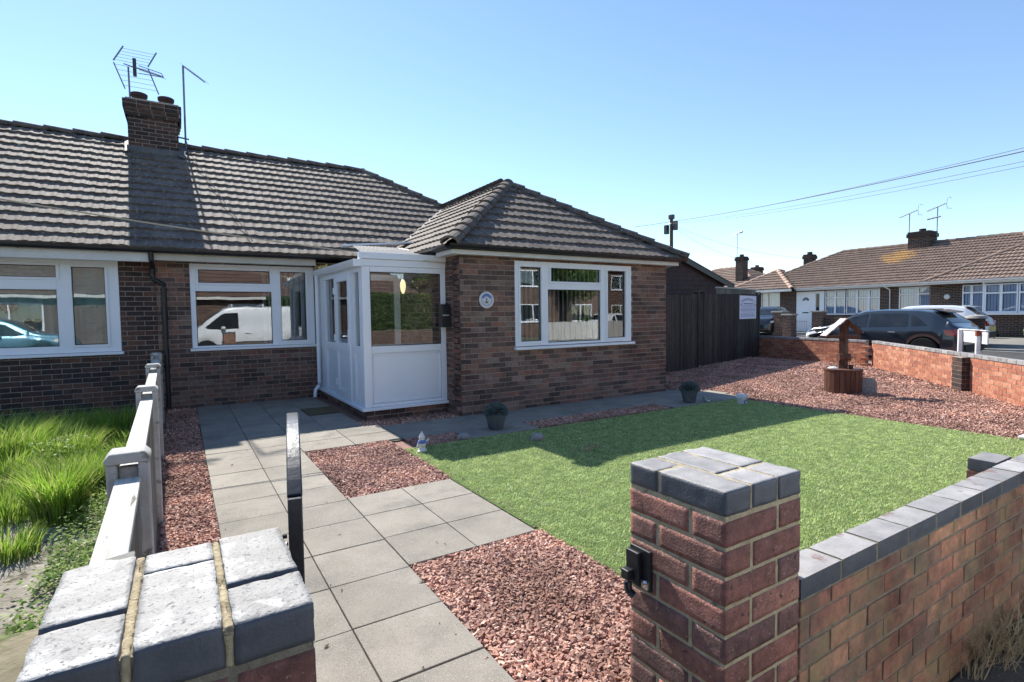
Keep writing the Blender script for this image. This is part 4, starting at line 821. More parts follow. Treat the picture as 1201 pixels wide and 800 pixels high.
mb = MB(); brick_wall(mb, o+u*(d0-.16)+n*.115, u, n, .33, 0, .60, thick=.108, bl=.34); brick_wall(mb, o+u*(d0-.16)+n*.006, n, -u, .109, 0, .60, thick=.05, bl=.12); mb.build('buttress', [M['chim'], M['mortar']], dw)  # dark brick on the buttress paints in the shade of its side face
sw = thing('garden_wall', 'short brick boundary wall with toothed end bricks from the wall corner to the dark gates', 'wall', (15.3, 8.4, 0), 'boundary walls')
wall_run(sw, (15.02, 6.80), (15.75, 10.25), .60, 'orange_brick', .1)
mb = MB()
for i in range(8):
    if i % 2 == 0: mb.box(14.86, 15.01, 6.66, 6.86, .01+i*.075, .07+i*.075)
mb.build('toothing', M['orange_brick'], sw, bevel=.004)
single(MB().box(-.60, -.20, .2, 1.48, -.02, .80), 'low_wall', M['mossy'], 'mossy low wall top just left of the near gate pier', 'wall', bevel=.02)

# ------------------------------------------------------------------ metal garden gate (open) and its keep
gt = thing('garden_gate', 'black metal bow topped garden gate standing open against the left pier', 'gate', (0, 0, 0))
GXc = 0.0
def gy(t): return .86*t
def gtop(t): return .97+.225*(1-(2*max(t-.0, 0)-0.35)**2/1.8225) if t > .0 else .97
arch = [(GXc+.0, gy(t), .78+.385*math.sqrt(max(0, 1-((t-.42)/.60)**2))) for t in np.linspace(0, 1, 26)]
mb = MB()
V = []
for i, p in enumerate(arch):
    q0, q1 = arch[max(i-1, 0)], arch[min(i+1, len(arch)-1)]; tn = Vector((0, q1[1]-q0[1], q1[2]-q0[2])).normalized(); nn_ = Vector((0, -tn.z, tn.y))*.006
    V += [(-.016, p[1]-nn_.y, p[2]-nn_.z), (.016, p[1]-nn_.y, p[2]-nn_.z), (.016, p[1]+nn_.y, p[2]+nn_.z), (-.016, p[1]+nn_.y, p[2]+nn_.z)]
k_ = len(arch); mb.add(V, [(4*i+j, 4*i+(j+1) % 4, 4*i+4+(j+1) % 4, 4*i+4+j) for i in range(k_-1) for j in range(4)]+[(3, 2, 1, 0), tuple(4*(k_-1)+j for j in range(4))])
mb.bar((GXc, gy(0), .06), (GXc, gy(0), arch[0][2]), .030, .035, (0, 1, 0)); mb.bar((GXc, gy(1), .06), (GXc, gy(1), .78), .04, .04, (0, 1, 0))
mb.bar((GXc, gy(.0), .10), (GXc, gy(1), .10), .035, .035); mb.bar((GXc, gy(0), .70), (GXc, gy(1), .70), .035, .035); mb.build('frame', M['metal'], gt, bevel=.003)
mb = MB()
for k in range(1, 8):
    t = k/8; mb.tube([(GXc, gy(t), .10), (GXc, gy(t), .775+.385*math.sqrt(max(0, 1-((t-.42)/.60)**2)))], .007, 6)
mb.build('bars', M['metal'], gt)
mb = MB()
for z in (.80, .88, .97): MB().blob((GXc-.020, gy(0), z-.02), (.004, .006, .006), 8, 5).build('rivet', M['bolt'], gt); MB().tube([(-.02, .10, .93), (-.075, .10, .93), (-.08, .10, .86)], .005, 6).build('latch_handle', M['metal'], gt); 
mb = MB()
for z in (.30, .84): MB().box(-.035, .012, -.045, -.0215, z-.03, z+.03).build('hinge', M['zinc'], gt, bevel=.004)
gt.location = (.200, 1.235, 0); gt.rotation_euler = (0, 0, -math.atan(.165)); gt['_o'] = [.2, 1.235, 0]
kp = thing('gate_latch_keep', 'small black latch keep screwed to the right gate pier', 'latch', (1.11, 1.09, .62))
mb = MB(); mb.box(1.112, 1.1235, 1.055, 1.135, .645, .765); mb.box(1.095, 1.111, 1.085, 1.135, .665, .755); mb.box(1.075, 1.096, 1.105, 1.135, .67, .70); mb.build('plate', M['black'], kp, bevel=.003)
mb = MB(); mb.blob((1.108, 1.07, .672), (.010, .010, .010), 8, 5); mb.box(1.105, 1.115, 1.058, 1.082, .655, .678); mb.build('bolt', M['bolt'], kp)
mb = MB(); mb.tube([(1.088, 1.12, .66), (1.088, 1.115, .635), (1.094, 1.10, .625)], .012, 8); mb.build('striker', M['black'], kp)

# ------------------------------------------------------------------ left fence
fe = thing('garden_fence', 'weathered timber and concrete post fence between the two front gardens', 'fence', (-.2, 5.5, 0))
def fx(y): return -.176-.019*(y-2.33)
PYs = (2.33, 4.50, 6.65, 8.80)
for y in PYs:
    x = fx(y); mb = MB(); zt = .945
    mb.box(x-.062, x-.030, y-.055, y+.055, 0, zt); mb.box(x+.030, x+.062, y-.055, y+.055, 0, zt); mb.box(x-.0295, x+.0295, y-.02, y+.02, 0, zt-.02)
    V = [(-.067, zt), (-.067, zt+.018), (-.05, zt+.038), (.05, zt+.038), (.067, zt+.018), (.067, zt)]
    mb.prism([(x+a, b) for a, b in V], y-.06, y+.06, lambda a, b, h: (a, h, b)); mb.build('fence_post', M['concrete'], fe, bevel=.006)
segs = list(zip((1.36,)+PYs, PYs+(9.92,)))
for a, b in segs:
    a += .065; b -= .065; xa, xb = fx(a), fx(b); h = .885
    mb = MB(); mb.bar((xa, a, h), (xb, b, h), .072, .024, (0, 0, 1)); mb.build('top_rail', M['timber_grey'], fe, bevel=.003)
    mb = MB(); n = int((b-a)/.062)
    for i in range(n):
        y = a+(b-a)*(i+.5)/n; x = fx(y); s = .0
        mb.add([(x+.002, y-.030, .06), (x+.026, y+.026, .06), (x+.030, y+.022, .06), (x+.008, y-.034, .06), (x+.002, y-.030, h-.014), (x+.026, y+.026, h-.014), (x+.030, y+.022, h-.014), (x+.008, y-.034, h-.014)],
               [(0, 1, 2, 3), (7, 6, 5, 4), (0, 4, 5, 1), (1, 5, 6, 2), (2, 6, 7, 3), (3, 7, 4, 0)])
    for z in (.2, .7): mb.bar((xa-.012, a, z), (xb-.012, b, z), .022, .05)
    mb.build('boards', M['timber_side'], fe)
    mb = MB(); mb.bar((xa+.0, a, .03), (xb, b, .03), .04, .14); mb.build('gravel_board', M['concrete'], fe)
mb = MB(); xx = fx(1.5); mb.add([(xx-.07, 1.36, 0), (xx+.05, 1.36, 0), (xx+.05, 1.52, 0), (xx-.07, 1.52, 0), (xx-.07, 1.36, .86), (xx+.05, 1.36, .875), (xx+.05, 1.52, .905), (xx-.07, 1.52, .89)], [(0, 3, 2, 1), (4, 5, 6, 7), (0, 1, 5, 4), (1, 2, 6, 5), (2, 3, 7, 6), (3, 0, 4, 7)]); mb.build('end_post', M['timber_end'], fe, bevel=.004)

# ------------------------------------------------------------------ dark gates, fence and outbuilding at the side
P0, P1 = Vector((7.62, 8.24, 0)), Vector((15.80, 10.36, 0)); gu = (P1-P0).normalized(); gn = Vector((gu.y, -gu.x, 0)); GL = (P1-P0).length
dg = thing('side_gates', 'tall black stained double timber gates across the side drive', 'gate', ((P0.x+P1.x)/2, (P0.y+P1.y)/2, 0))
def boards(mb, a, b, z0, z1a, z1b, w_=.12):
    x = a
    while x < b-.02:
        t = (x-a)/(b-a); zt = z1a+(z1b-z1a)*t+random.uniform(-.006, .006); mb.frame_box(P0, gu, gn, x, min(x+w_-.005, b), random.uniform(-.004, .004), .02+random.uniform(-.003, .003), z0, zt); x += w_
for (a, b, za, zb) in ((0, 3.95, 1.80, 1.91), (4.42, GL, 1.93, 2.0)):
    mb = MB(); boards(mb, a, b, -.03, za, zb); mb.build('gate_leaf', M['black_wood'], dg)
    mb = MB()
    for z in (.3, 1.0, 1.65): mb.frame_box(P0, gu, gn, a, b, -.05, -.006, z, z+.10)
    mb.build('rail', M['black_wood'], dg)
for x, zt in ((3.96, 1.97), (4.30, 1.99), (GL+.01, 2.04)):
    mb = MB(); mb.frame_box(P0, gu, gn, x, x+.11, -.08, .035, 0, zt); mb.frame_box(P0, gu, gn, x-.01, x+.12, -.09, .045, zt+.001, zt+.02); mb.build('gate_post', M['black_wood'], dg, bevel=.006)
mb = MB(); boards(mb, 4.075, 4.295, -.03, 1.93, 1.93, .11); mb.build('infill_board', M['black_wood'], dg)
# notice
sg = thing('notice', 'white laminated notice with faded print on the black side gates', 'sign', tuple(P0+gu*7.5+gn*.04))
def fpos(a, z, d=.026): return P0+gu*a+gn*d+Vector((0, 0, z))
a0 = (Vector((14.25, 9.95, 0))-P0).dot(gu); a1 = (Vector((15.57, 10.29, 0))-P0).dot(gu); zb, zt = 1.22, 1.93
mb = MB(); mb.frame_box(P0, gu, gn, a0-.02, a1, .026, .032, zb, zt); mb.build('sheet', M['paper'], sg)
mb = MB(); W_ = a1-a0
def mark(mb, u0, u1, v0, v1, d=.0335): mb.frame_box(P0, gu, gn, a0+W_*u0, a0+W_*u1, .0325, d, zb+(zt-zb)*v0, zb+(zt-zb)*v1)
for k in range(15):                                               # arched heading
    t = -1+2*(k+.5)/15
    if random.random() < .93: mark(mb, .5+t*.42-.022, .5+t*.42+.018, .80-.11*t*t, .90-.11*t*t)
mb.build('arched_heading', M['ink'], sg)
for row, (v, hgt) in enumerate(((.55, .03), (.50, .03), (.42, .035), (.37, .035), (.32, .035), (.24, .03), (.16, .05), (.09, .05))):
    mb = MB(); x = .08
    while x < .90:
        l = random.uniform(.04, .10); mark(mb, x, min(x+l, .93), v, v+hgt); x += l+.025
    mb.build('text_line', M['ink'], sg)
mb = MB(); x = .2
while x < .8: mark(mb, x, x+.028, .63, .675, .034); x += .042
mark(mb, .05, .10, .59, .66, .034); mark(mb, .90, .95, .59, .66, .034); mb.build('heading_text', M['inkdark'], sg)
MB().frame_box(P0, gu, gn, GL-.10, GL-.03, .036, .06, 1.99, 2.02).build('bracket', M['zinc'], dg)
bf = thing('timber_fence', 'grey timber fence with a pale top rail rising behind the black gates', 'fence', (14.8, 11.2, 0))
Q0, Q1 = Vector((13.7, 10.35, 0)), Vector((16.55, 11.0, 0)); qu = (Q1-Q0).normalized(); qn = Vector((qu.y, -qu.x, 0)); QL = (Q1-Q0).length
mb = MB(); x = 0
while x < QL: mb.frame_box(Q0, qu, qn, x, x+.135, 0, .02+random.uniform(0, .006), .05, 2.16); x += .14
mb.build('panel', M['timber_side'], bf); mb = MB(); mb.frame_box(Q0, qu, qn, 0, QL+.05, -.03, .055, 2.162, 2.20); mb.build('top_rail', M['timber_grey'], bf)
for x in (QL, ): mb = MB(); mb.frame_box(Q0, qu, qn, x+.01, x+.12, -.06, .05, 0, 2.19); mb.build('fence_post', M['timber_grey'], bf, bevel=.008)
sh = thing('outbuilding', 'low dark brown clad outbuilding with a sloping roof behind the black gates', 'outbuilding', (14, 14, 0))
mb = MB(); AXP, AZP, XL_, XRR = 14.0, 3.20, 11.7, 16.3
def oz(x): return AZP-abs(x-AXP)*.335
mb.prism([(XL_, .05), (XRR, .05), (XRR, oz(XRR)), (AXP, AZP), (XL_, oz(XL_))], 12.0, 17, lambda a, b, h: (a, h, b)); mb.build('wall', M['brown_clad'], sh)
mb = MB()
for i in range(21):
    z = .1+i*.15; lim = (AZP-z-.15)/.335-.02
    xa, xb = max(XL_, AXP-lim), min(XRR, AXP+lim)
    if xb-xa < .1: break
    mb.add([(xa, 11.999, z), (xb, 11.999, z), (xb, 11.972, z), (xa, 11.972, z), (xa, 11.999, z+.15), (xb, 11.999, z+.15), (xb, 11.99, z+.15), (xa, 11.99, z+.15)], [(0, 3, 2, 1), (4, 5, 6, 7), (0, 1, 5, 4), (1, 2, 6, 5), (2, 3, 7, 6), (3, 0, 4, 7)])
mb.build('cladding', M['brown_clad'], sh)
for sg_ in (-1, 1):
    xe = AXP+sg_*2.65; mb = MB(); mb.prism([(AXP, AZP+.06), (xe, oz(xe)+.06), (xe, oz(xe)+.10), (AXP, AZP+.10)], 11.8, 17.1, lambda a, b, h: (a, h, b)); mb.build('roof', M['cap'], sh)
    mb = MB(); mb.prism([(AXP, AZP-.10), (xe, oz(xe)-.10), (xe, oz(xe)+.058), (AXP, AZP+.058)], 11.81, 11.84, lambda a, b, h: (a, h, b)); mb.build('bargeboard', M['black'], sh)

# ------------------------------------------------------------------ garden objects
wl = thing('wishing_well_planter', 'small brown wooden wishing well planter on the pink gravel', 'planter', (9.86, 4.82, 0))
c = (9.86, 4.82); mb = MB(); n = 22
for k in range(n):
    a = 2*math.pi*k/n; a2 = 2*math.pi*(k+.94)/n; r0, r1 = .285, .262
    P = [(c[0]+r*math.cos(t), c[1]+r*math.sin(t)) for t in (a, a2) for r in (r0, r1)]
    Q = [(c[0]+r*1.02*math.cos(t), c[1]+r*1.02*math.sin(t)) for t in (a, a2) for r in (r0, r1)]
    V = [(P[0][0], P[0][1], 0), (P[2][0], P[2][1], 0), (P[3][0], P[3][1], 0), (P[1][0], P[1][1], 0)]+[(q[0], q[1], .40) for q in (Q[0], Q[2], Q[3], Q[1])]
    mb.add(V, [(0, 3, 2, 1), (4, 5, 6, 7), (0, 1, 5, 4), (1, 2, 6, 5), (2, 3, 7, 6), (3, 0, 4, 7)])
mb.build('staves', M['well_wood'], wl, bevel=.003)
MB().lathe((c[0], c[1], .30), [(.26, 0), (.26, .02), (.1, .05)], 24).build('soil', M['soil'], wl)
mb = MB(); mb.lathe((c[0], c[1], .402), [(.27, 0), (.30, 0), (.30, .025), (.27, .025)], 24); mb.build('rim', M['well_wood'], wl, smooth='auto')
mb = MB(); mb.box(c[0]-.05, c[0]+.05, c[1]-.055, c[1]+.055, .3, 1.22); mb.build('post', M['well_wood'], wl, bevel=.004)
mb = MB(); mb.bar((c[0]+.20, c[1]-.17, .985), (c[0]-.22, c[1]+.185, .985), .05, .06); mb.build('crossbeam', M['well_wood'], wl)
ap = 1.30; rd_ = Vector((math.cos(R(56)), math.sin(R(56)), 0)); lt = Vector((-rd_.y, rd_.x, 0))
for sg_, mm, ln, dr_ in ((1, 'well_roof_lit', .35, .32), (-1, 'well_wood', .27, .28)):  # slope facing the sun painted pale, the other keeps the dark well wood
    for i in range(3):
        t0, t1 = i/3, (i+1)/3-.01; C0 = Vector((c[0], c[1], 0)); A = C0+lt*sg_*(.01+ln*t0)+Vector((0, 0, ap-dr_*t0+.010*i)); B = C0+lt*sg_*(.01+ln*t1)+Vector((0, 0, ap-dr_*t1+.010*i)); MB().bar(A, B, .19, .016).build('roof_board', M[mm], wl)
mb = MB(); mb.tube([(c[0]-.06, c[1]+.06, .62), (c[0]+.08, c[1]-.06, .62)], .075, 12); mb.build('winch_drum', M['well_wood'], wl, smooth='auto')
mb = MB(); mb.tube([(c[0]+.01, c[1]-.07, .62), (c[0]+.02, c[1]-.10, .50)], .006, 5); mb.build('rope', M['wire_pale'], wl); mb = MB(); mb.tube([(c[0]+.10, c[1]-.08, .62), (c[0]+.15, c[1]-.13, .62), (c[0]+.15, c[1]-.13, .54)], .008, 6); mb.build('crank', M['black'], wl)
MB().lathe((c[0]+.02, c[1]-.115, .41), [(.032, 0), (.042, .085), (.036, .085), (.02, .03)], 14).build('bucket', M['well_wood'], wl, smooth='auto')
MB().blob((c[0]-.1, c[1]+.12, .41), (.09, .09, .05), 10, 6, .1).build('pebbles', M['gnome_white'], wl)
o = single(MB().prism([(-.11, 0), (.11, 0), (.12, .2), (.07, .27), (-.07, .27), (-.12, .2)], 0, .04, lambda a, b, h: (10.06+a*.6+h+b*.05, 4.50-a*.8+b*.06, b)), 'stone_plaque', M['stoneware'], 'grey stone plaque leaning against the wishing well planter', 'plaque', bevel=.006)

def pot(x, y, lab):
    t = thing('plant_pot', lab, 'plant pot', (0, 0, 0), 'round plant pots on the slabs'); t['_o'] = [0, 0, 0]
    MB().lathe((0, 0, 0), [(.085, 0), (.095, .02), (.125, .16), (.135, .165), (.137, .20), (.125, .205), (.115, .16)], 28).build('pot', M['planter'], t, smooth='auto')
    V = []; F = []
    for k in range(2600):
        th = math.acos(random.uniform(-.15, 1)); a = random.uniform(0, 6.283); r = .145*random.uniform(.75, 1.06)
        d = Vector((math.sin(th)*math.cos(a), math.sin(th)*math.sin(a), math.cos(th)*.85)); p = d*r+Vector((0, 0, .20)); q = Vector((random.gauss(0, 1), random.gauss(0, 1), random.gauss(0, 1))).normalized(); s = d.cross(q).normalized()*.006
        o_ = len(V); V += [p-s, p+s, p+d*.018+q*.008]; F.append((o_, o_+1, o_+2))
    MB().add(V, F).build('foliage', M['heather'], t); MB().blob((0, 0, .20), (.11, .11, .09), 14, 8, .05).build('soil', M['soil'], t)
    t.location = (x, y, .024); t['_o'] = [x, y, .024]; return t
p1 = pot(3.30, 5.70, 'grey round pot with a domed plant on the slabs nearer the porch')
p2 = copy_tree(p1); p2.location = (6.80, 5.62, .024); p2.rotation_euler = (0, 0, 2); p2['label'] = 'grey round pot with a domed plant near the far corner of the brick wing'

gn_ = thing('garden_gnome', 'small white and blue glazed gnome figure at the lawn corner', 'garden ornament', (2.13, 5.25, 0))
mb = MB(); x, y = 2.13, 5.25; mb.lathe((x, y, 0), [(.045, 0), (.05, .02), (.035, .05), (.045, .09), (.03, .125)], 16); mb.blob((x, y, .145), (.03, .03, .032), 12, 8); mb.blob((x-.035, y-.025, .015), (.03, .02, .015), 8, 5); mb.tube([(x-.04, y, .10), (x-.065, y-.02, .06)], .012, 6); mb.tube([(x+.04, y, .10), (x+.075, y, .135)], .012, 6); mb.build('body', M['gnome_white'], gn_, smooth='auto')
MB().lathe((x, y, .155), [(.034, 0), (.025, .025), (.008, .06), (.001, .07)], 14).build('hat', M['gnome_white'], gn_, smooth='auto'); MB().lathe((x, y, .10), [(.046, 0), (.048, .012), (.038, .03)], 16).build('tunic', M['gnome_blue'], gn_, smooth='auto')
def hedgehog(x, y, r, lab):
    t = thing('hedgehog_ornament', lab, 'garden ornament', (x, y, 0), 'small grey stone animals')
    mb = MB(); mb.blob((x, y, r*.55), (r*1.15, r, r*.75), 22, 14, .06); mb.build('body', M['stoneware'], t, smooth=True)
    MB().lathe((0, 0, 0), [(.01, 0), (.001, .01)], 3) if False else None
    mb = MB(); mb.tube([(x-r*.9, y-.1*r, r*.4), (x-r*1.45, y-.2*r, r*.25)], [r*.35, r*.08], 10); mb.build('snout', M['stoneware'], t, smooth=True)
hedgehog(2.75, 5.50, .062, 'grey stone hedgehog lying in the gravel patch left of the pot'); hedgehog(3.42, 4.97, .07, 'round dark stone hedgehog lying on the shaded lawn')
t = thing('bird_ornament', 'small white figurine lying on the slabs by the far pot', 'garden ornament', (7.07, 5.50, .024)); mb = MB(); mb.blob((7.05, 5.5, .055), (.06, .04, .035), 14, 8); mb.blob((7.0, 5.5, .10), (.025, .025, .025), 10, 6); mb.tube([(7.1, 5.5, .05), (7.17, 5.49, .03)], [.02, .005], 8); mb.build('body', M['stoneware'], t, smooth=True); MB().box(7.03, 7.1, 5.46, 5.5, .03, .05).build('base', M['gnome_white'], t, bevel=.005)
t = thing('cottage_ornament', 'small pale blue and white cottage ornament at the far lawn corner', 'garden ornament', (7.40, 5.10, 0))
mb = MB(); mb.box(7.34, 7.46, 5.05, 5.15, .01, .10); mb.build('base', M['gnome_white'], t, bevel=.012); mb = MB(); mb.prism([(-.075, .10), (.075, .10), (.05, .15), (0, .175), (-.05, .15)], 5.03, 5.17, lambda a, b, h: (7.40+a, h, b)); mb.build('roof', M['gnome_white'], t, bevel=.01)
MB().box(7.37, 7.40, 5.043, 5.049, .015, .07).build('door', M['gnome_blue'], t); MB().box(7.415, 7.44, 5.043, 5.049, .05, .08).build('window', M['gnome_blue'], t)
t = thing('ornament_slab', 'flat white painted ornament slab lying at the right edge of the lawn', 'garden ornament', (7.95, 1.92, 0)); mb = MB(); mb.box(7.72, 8.2, 1.86, 1.96, .02, .055); mb.build('slab', M['gnome_white'], t, bevel=.012); MB().box(7.9, 7.97, 1.852, 1.859, .02, .05).build('mark', M['inkdark'], t)
mb = MB()
for k in range(10):
    x = 3.42+.3*k/10*1.2+random.uniform(-.03, .03); y = 4.23+random.uniform(-.05, .05); a = random.uniform(0, 3); l = random.uniform(.03, .07)
    mb.tube([(x, y, .03), (x+math.cos(a)*l, y+math.sin(a)*l, .065)], [.010, .005], 5)
tag(mb.build('dry_leaves', M['drygrass']), kind='stuff')

# neighbour's wild garden
def tuft(mbV, mbF, cx, cy, n, h, rad, lean=.5, wd=.008):
    for _ in range(n):
        a = random.uniform(0, 6.283); r = rad*math.sqrt(random.random()); x, y = cx+math.cos(a)*r, cy+math.sin(a)*r
        b = a+random.uniform(-.8, .8); hh = h*random.uniform(.45, 1.1); L = lean*random.uniform(.2, 1.1)*hh; w2 = wd*random.uniform(.6, 1.2)/2; pa = random.uniform(0, 3.14); sx, sy = math.cos(pa)*w2, math.sin(pa)*w2
        o_ = len(mbV); pts = []
        for i, t in enumerate((0, .35, .7, 1)):
            px_, py_, pz = x+math.cos(b)*L*t*t, y+math.sin(b)*L*t*t, hh*(t-.18*t*t*t); f = (1, .9, .6, 0)[i]
            if i < 3: pts += [(px_-sx*f, py_-sy*f, pz), (px_+sx*f, py_+sy*f, pz)]
            else: pts.append((px_, py_, pz))
        mbV += pts; mbF += [(o_, o_+1, o_+3), (o_, o_+3, o_+2), (o_+2, o_+3, o_+5), (o_+2, o_+5, o_+4), (o_+4, o_+5, o_+6)]
V, F = [], []
for (x, y, n, h, r) in ((-.95, 4.35, 300, .22, .16), (-1.15, 5.2, 500, .32, .22), (-.62, 5.6, 500, .34, .18), (-.5, 6.5, 450, .34, .16), (-1.35, 6.3, 800, .42, .3), (-1.9, 7.3, 1000, .55, .35), (-1.3, 7.3, 900, .5, .3), (-1.25, 8.3, 700, .45, .35), (-1.5, 6.9, 1900, .56, .34), (-1.05, 6.7, 1400, .46, .30), (-1.75, 7.9, 1100, .5, .4), (-1.0, 7.6, 700, .42, .3), (-.62, 7.9, 1500, .48, .26), (-.50, 7.2, 500, .35, .2), (-.80, 4.95, 1300, .50, .14), (-.76, 5.5, 900, .46, .2), (-.95, 6.0, 700, .34, .25), (-.6, 6.1, 700, .30, .25), (-1.3, 5.9, 400, .3, .2), (-.45, 5.2, 250, .2, .2), (-2.2, 7.0, 900, .5, .4), (-2.5, 8.5, 900, .55, .6), (-.9, 8.6, 500, .3, .3)):
    tuft(V, F, x, y, n, h, r)
tag(np_mesh('wild_grass', np.array(V), np.array(F), M['grass']), kind='stuff')
V, F = [], []
def leaf(c, s, tilt=.7):
    a = random.uniform(0, 6.283); u = Vector((math.cos(a), math.sin(a), random.uniform(-tilt, tilt)))*s; v = Vector((-math.sin(a), math.cos(a), random.uniform(-tilt, tilt)))*s*.7; o_ = len(V); c = Vector(c)
    V.extend([c-u, c-v*.9, c+u, c+v*.9]); F.append((o_, o_+1, o_+2, o_+3))
for _ in range(26000):
    y = random.uniform(2.9, 9.3); x = -.34-abs(random.gauss(0, .35 if y < 5 else .55)); 
    if noise.noise(Vector((x*3, y*3, 0))) < -.18-(.35 if y > 4.5 else 0): continue
    if y < 5.3 and x < -.70-.25*noise.noise(Vector((x*4, y*2, 3))) and random.random() < .93: continue
    leaf((x, y, .02+random.random()**2*(.14 if y > 4 else .09)), random.uniform(.007, .017))
for _ in range(240):
    a, r = random.uniform(0, 6.28), random.random()*.22; leaf((-1.0+r*math.cos(a), 6.4+r*math.sin(a), random.uniform(.12, .36)), .018)
tag(np_mesh('weeds', np.array(V), np.array(F), M['weed']), kind='stuff')
V, F = [], []
for (x, y, n, h, r) in ((2.62, .80, 60, .24, .07), (2.80, .79, 110, .30, .10), (3.0, .76, 120, .26, .12), (3.25, .78, 130, .22, .15), (3.5, .74, 100, .22, .15), (2.9, .70, 70, .16, .15), (3.1, .66, 60, .14, .2)): tuft(V, F, x, y, n, h, r, lean=1.3, wd=.004)
tag(np_mesh('dry_grass', np.array(V), np.array(F), M['drygrass']), kind='stuff')

# ------------------------------------------------------------------ vehicles
def lerp_tab(tab, x):
    for (a, va), (b, vb) in zip(tab, tab[1:]):
        if x <= b:
            t = 0 if b == a else (x-a)/(b-a); return va+(vb-va)*max(0, min(1, t))
    return tab[-1][1]
def smooth_tab(tab, x, w_=.05): return sum(lerp_tab(tab, x+k*w_) for k in (-1, -.5, 0, .5, 1))/5
def car(name, lab, cat, paintm, L, W, top, belt, plan, wheels, wr, side, screen, rear, tail, head, group=None, tumble=.30, blank=None):
    """front at +x. top/belt/plan are tables along x. side: window polygons in (x,z); screen/rear: x ranges glazed on the top surface"""
    t = thing(name, lab, cat, (0, 0, 0), group); x0, x1 = -L/2, L/2; NX = 110; zc = wr*.98; ar = wr+.055
    def sec(x):
        zt, zb, w2 = smooth_tab(top, x), smooth_tab(belt, x), smooth_tab(plan, x, .03)*W/2; zb = min(zb, zt-.015); bot = .20
        e = min(1, (L/2-abs(x))/.25); bot += .10*(1-e)
        for wx in wheels:
            if abs(x-wx) < ar: bot = max(bot, zc+math.sqrt(ar*ar-(x-wx)**2)-.02)
        bot = min(bot, zb-.05); H = zt-zb; tp = tumble*H*(1 if H > .2 else .5)
        wt = max(w2*.4, w2*.97-tp)
        P = [(w2*.955, bot), (w2*.99, bot+(zb-bot)*.25), (w2*1.0, bot+(zb-bot)*.55), (w2*.985, zb-.05 if zb-.05 > bot else zb), (w2*.965, zb)]
        rr_ = min(.10, H*.45)
        P += [(w2*.965+(wt-w2*.965)*.5, zb+(H-rr_)*.5), (wt, zt-rr_), (wt-.03, zt-rr_*.42), (wt-.11, zt-rr_*.12), (wt*.5, zt), (0, zt+.006)]
        return P
    xs = [x0+L*i/NX for i in range(NX+1)]; V = []; F = []
    for x in xs:
        P = sec(x); V += [(x, y, z) for y, z in P]+[(x, -y, z) for y, z in P[-2::-1]]
    n = 21
    for i in range(NX):
        for k in range(n-1): F.append((i*n+k, i*n+k+1, (i+1)*n+k+1, (i+1)*n+k))
        F.append((i*n+n-1, i*n, (i+1)*n, (i+1)*n+n-1))
    F += [tuple(range(n))[::-1], tuple(range(NX*n, NX*n+n))]
    F = [f[::-1] for f in F]
    MB().add(V, F).build('body', paintm, t, smooth='auto')
    def pt(x, z, s, off):                                           # on the flank at height z
        P = sec(x)
        for (a, b) in zip(P, P[1:]):
            if a[1] <= z <= b[1] and b[1] > a[1]:
                f = (z-a[1])/(b[1]-a[1]); return (x, s*(a[0]+(b[0]-a[0])*f+off), z)
        return (x, s*(P[-3][0]+off), z)
    def flank(poly, nm, m, off=.006, step=.035, sides=(1, -1)):
        for s in sides:
            mb = MB(); xs_ = [p[0] for p in poly]; xa, xb = min(xs_), max(xs_); nn = max(4, int((xb-xa)/step)); pv = None
            for i in range(nn+1):
                x = xa+(xb-xa)*i/nn; zz = []
                for (p, q) in zip(poly, poly[1:]+poly[:1]):
                    if (p[0]-x)*(q[0]-x) <= 0 and p[0] != q[0]: zz.append(p[1]+(q[1]-p[1])*(x-p[0])/(q[0]-p[0]))
                if not zz: pv = None; continue
                lo, hi = min(zz), max(zz); cur = [pt(x, lo+(hi-lo)*k/5, s, off) for k in range(6)]
                if pv: mb.add(pv+cur, [(k, k+1, 7+k, 6+k) if s < 0 else (6+k, 7+k, k+1, k) for k in range(5)])
                pv = cur
            if mb.f: mb.build(nm, m, t, smooth=True)
    for poly in side: flank(poly, 'side_window', M['glass_car'] if True else None)
    def topglass(xa, xb, nm, m, ys=.80, off=.008, y_end=.66):
        mb = MB(); nn = 14; pv = None
        for i in range(nn+1):
            x = xa+(xb-xa)*i/nn; P = sec(x); wt = P[6][0]*(ys) ; cur = []
            for k in range(13):
                y = -wt+2*wt*k/12; ya = abs(y); z = P[-1][1]
                for (a, b) in zip(P[6:], P[7:]):
                    if b[0] <= ya <= a[0]: z = a[1]+(b[1]-a[1])*((a[0]-ya)/max(a[0]-b[0], 1e-4))
                cur.append((x+.004*(1 if xa > 0 else -1), y, z+off))
            if pv: mb.add(pv+cur, [(k, k+1, 14+k, 13+k) for k in range(12)])
            pv = cur
        mb.build(nm, m, t, smooth=True)
    if screen: topglass(*screen, 'windscreen', M['glass_car'], .93)
    if rear: topglass(*rear, 'rear_window', M['glass_car'], .88)
    for poly in tail: flank(poly, 'tail_light', M['red_lens'], .008)
    for poly in head: flank(poly, 'headlight', M['clear_lens'], .008)
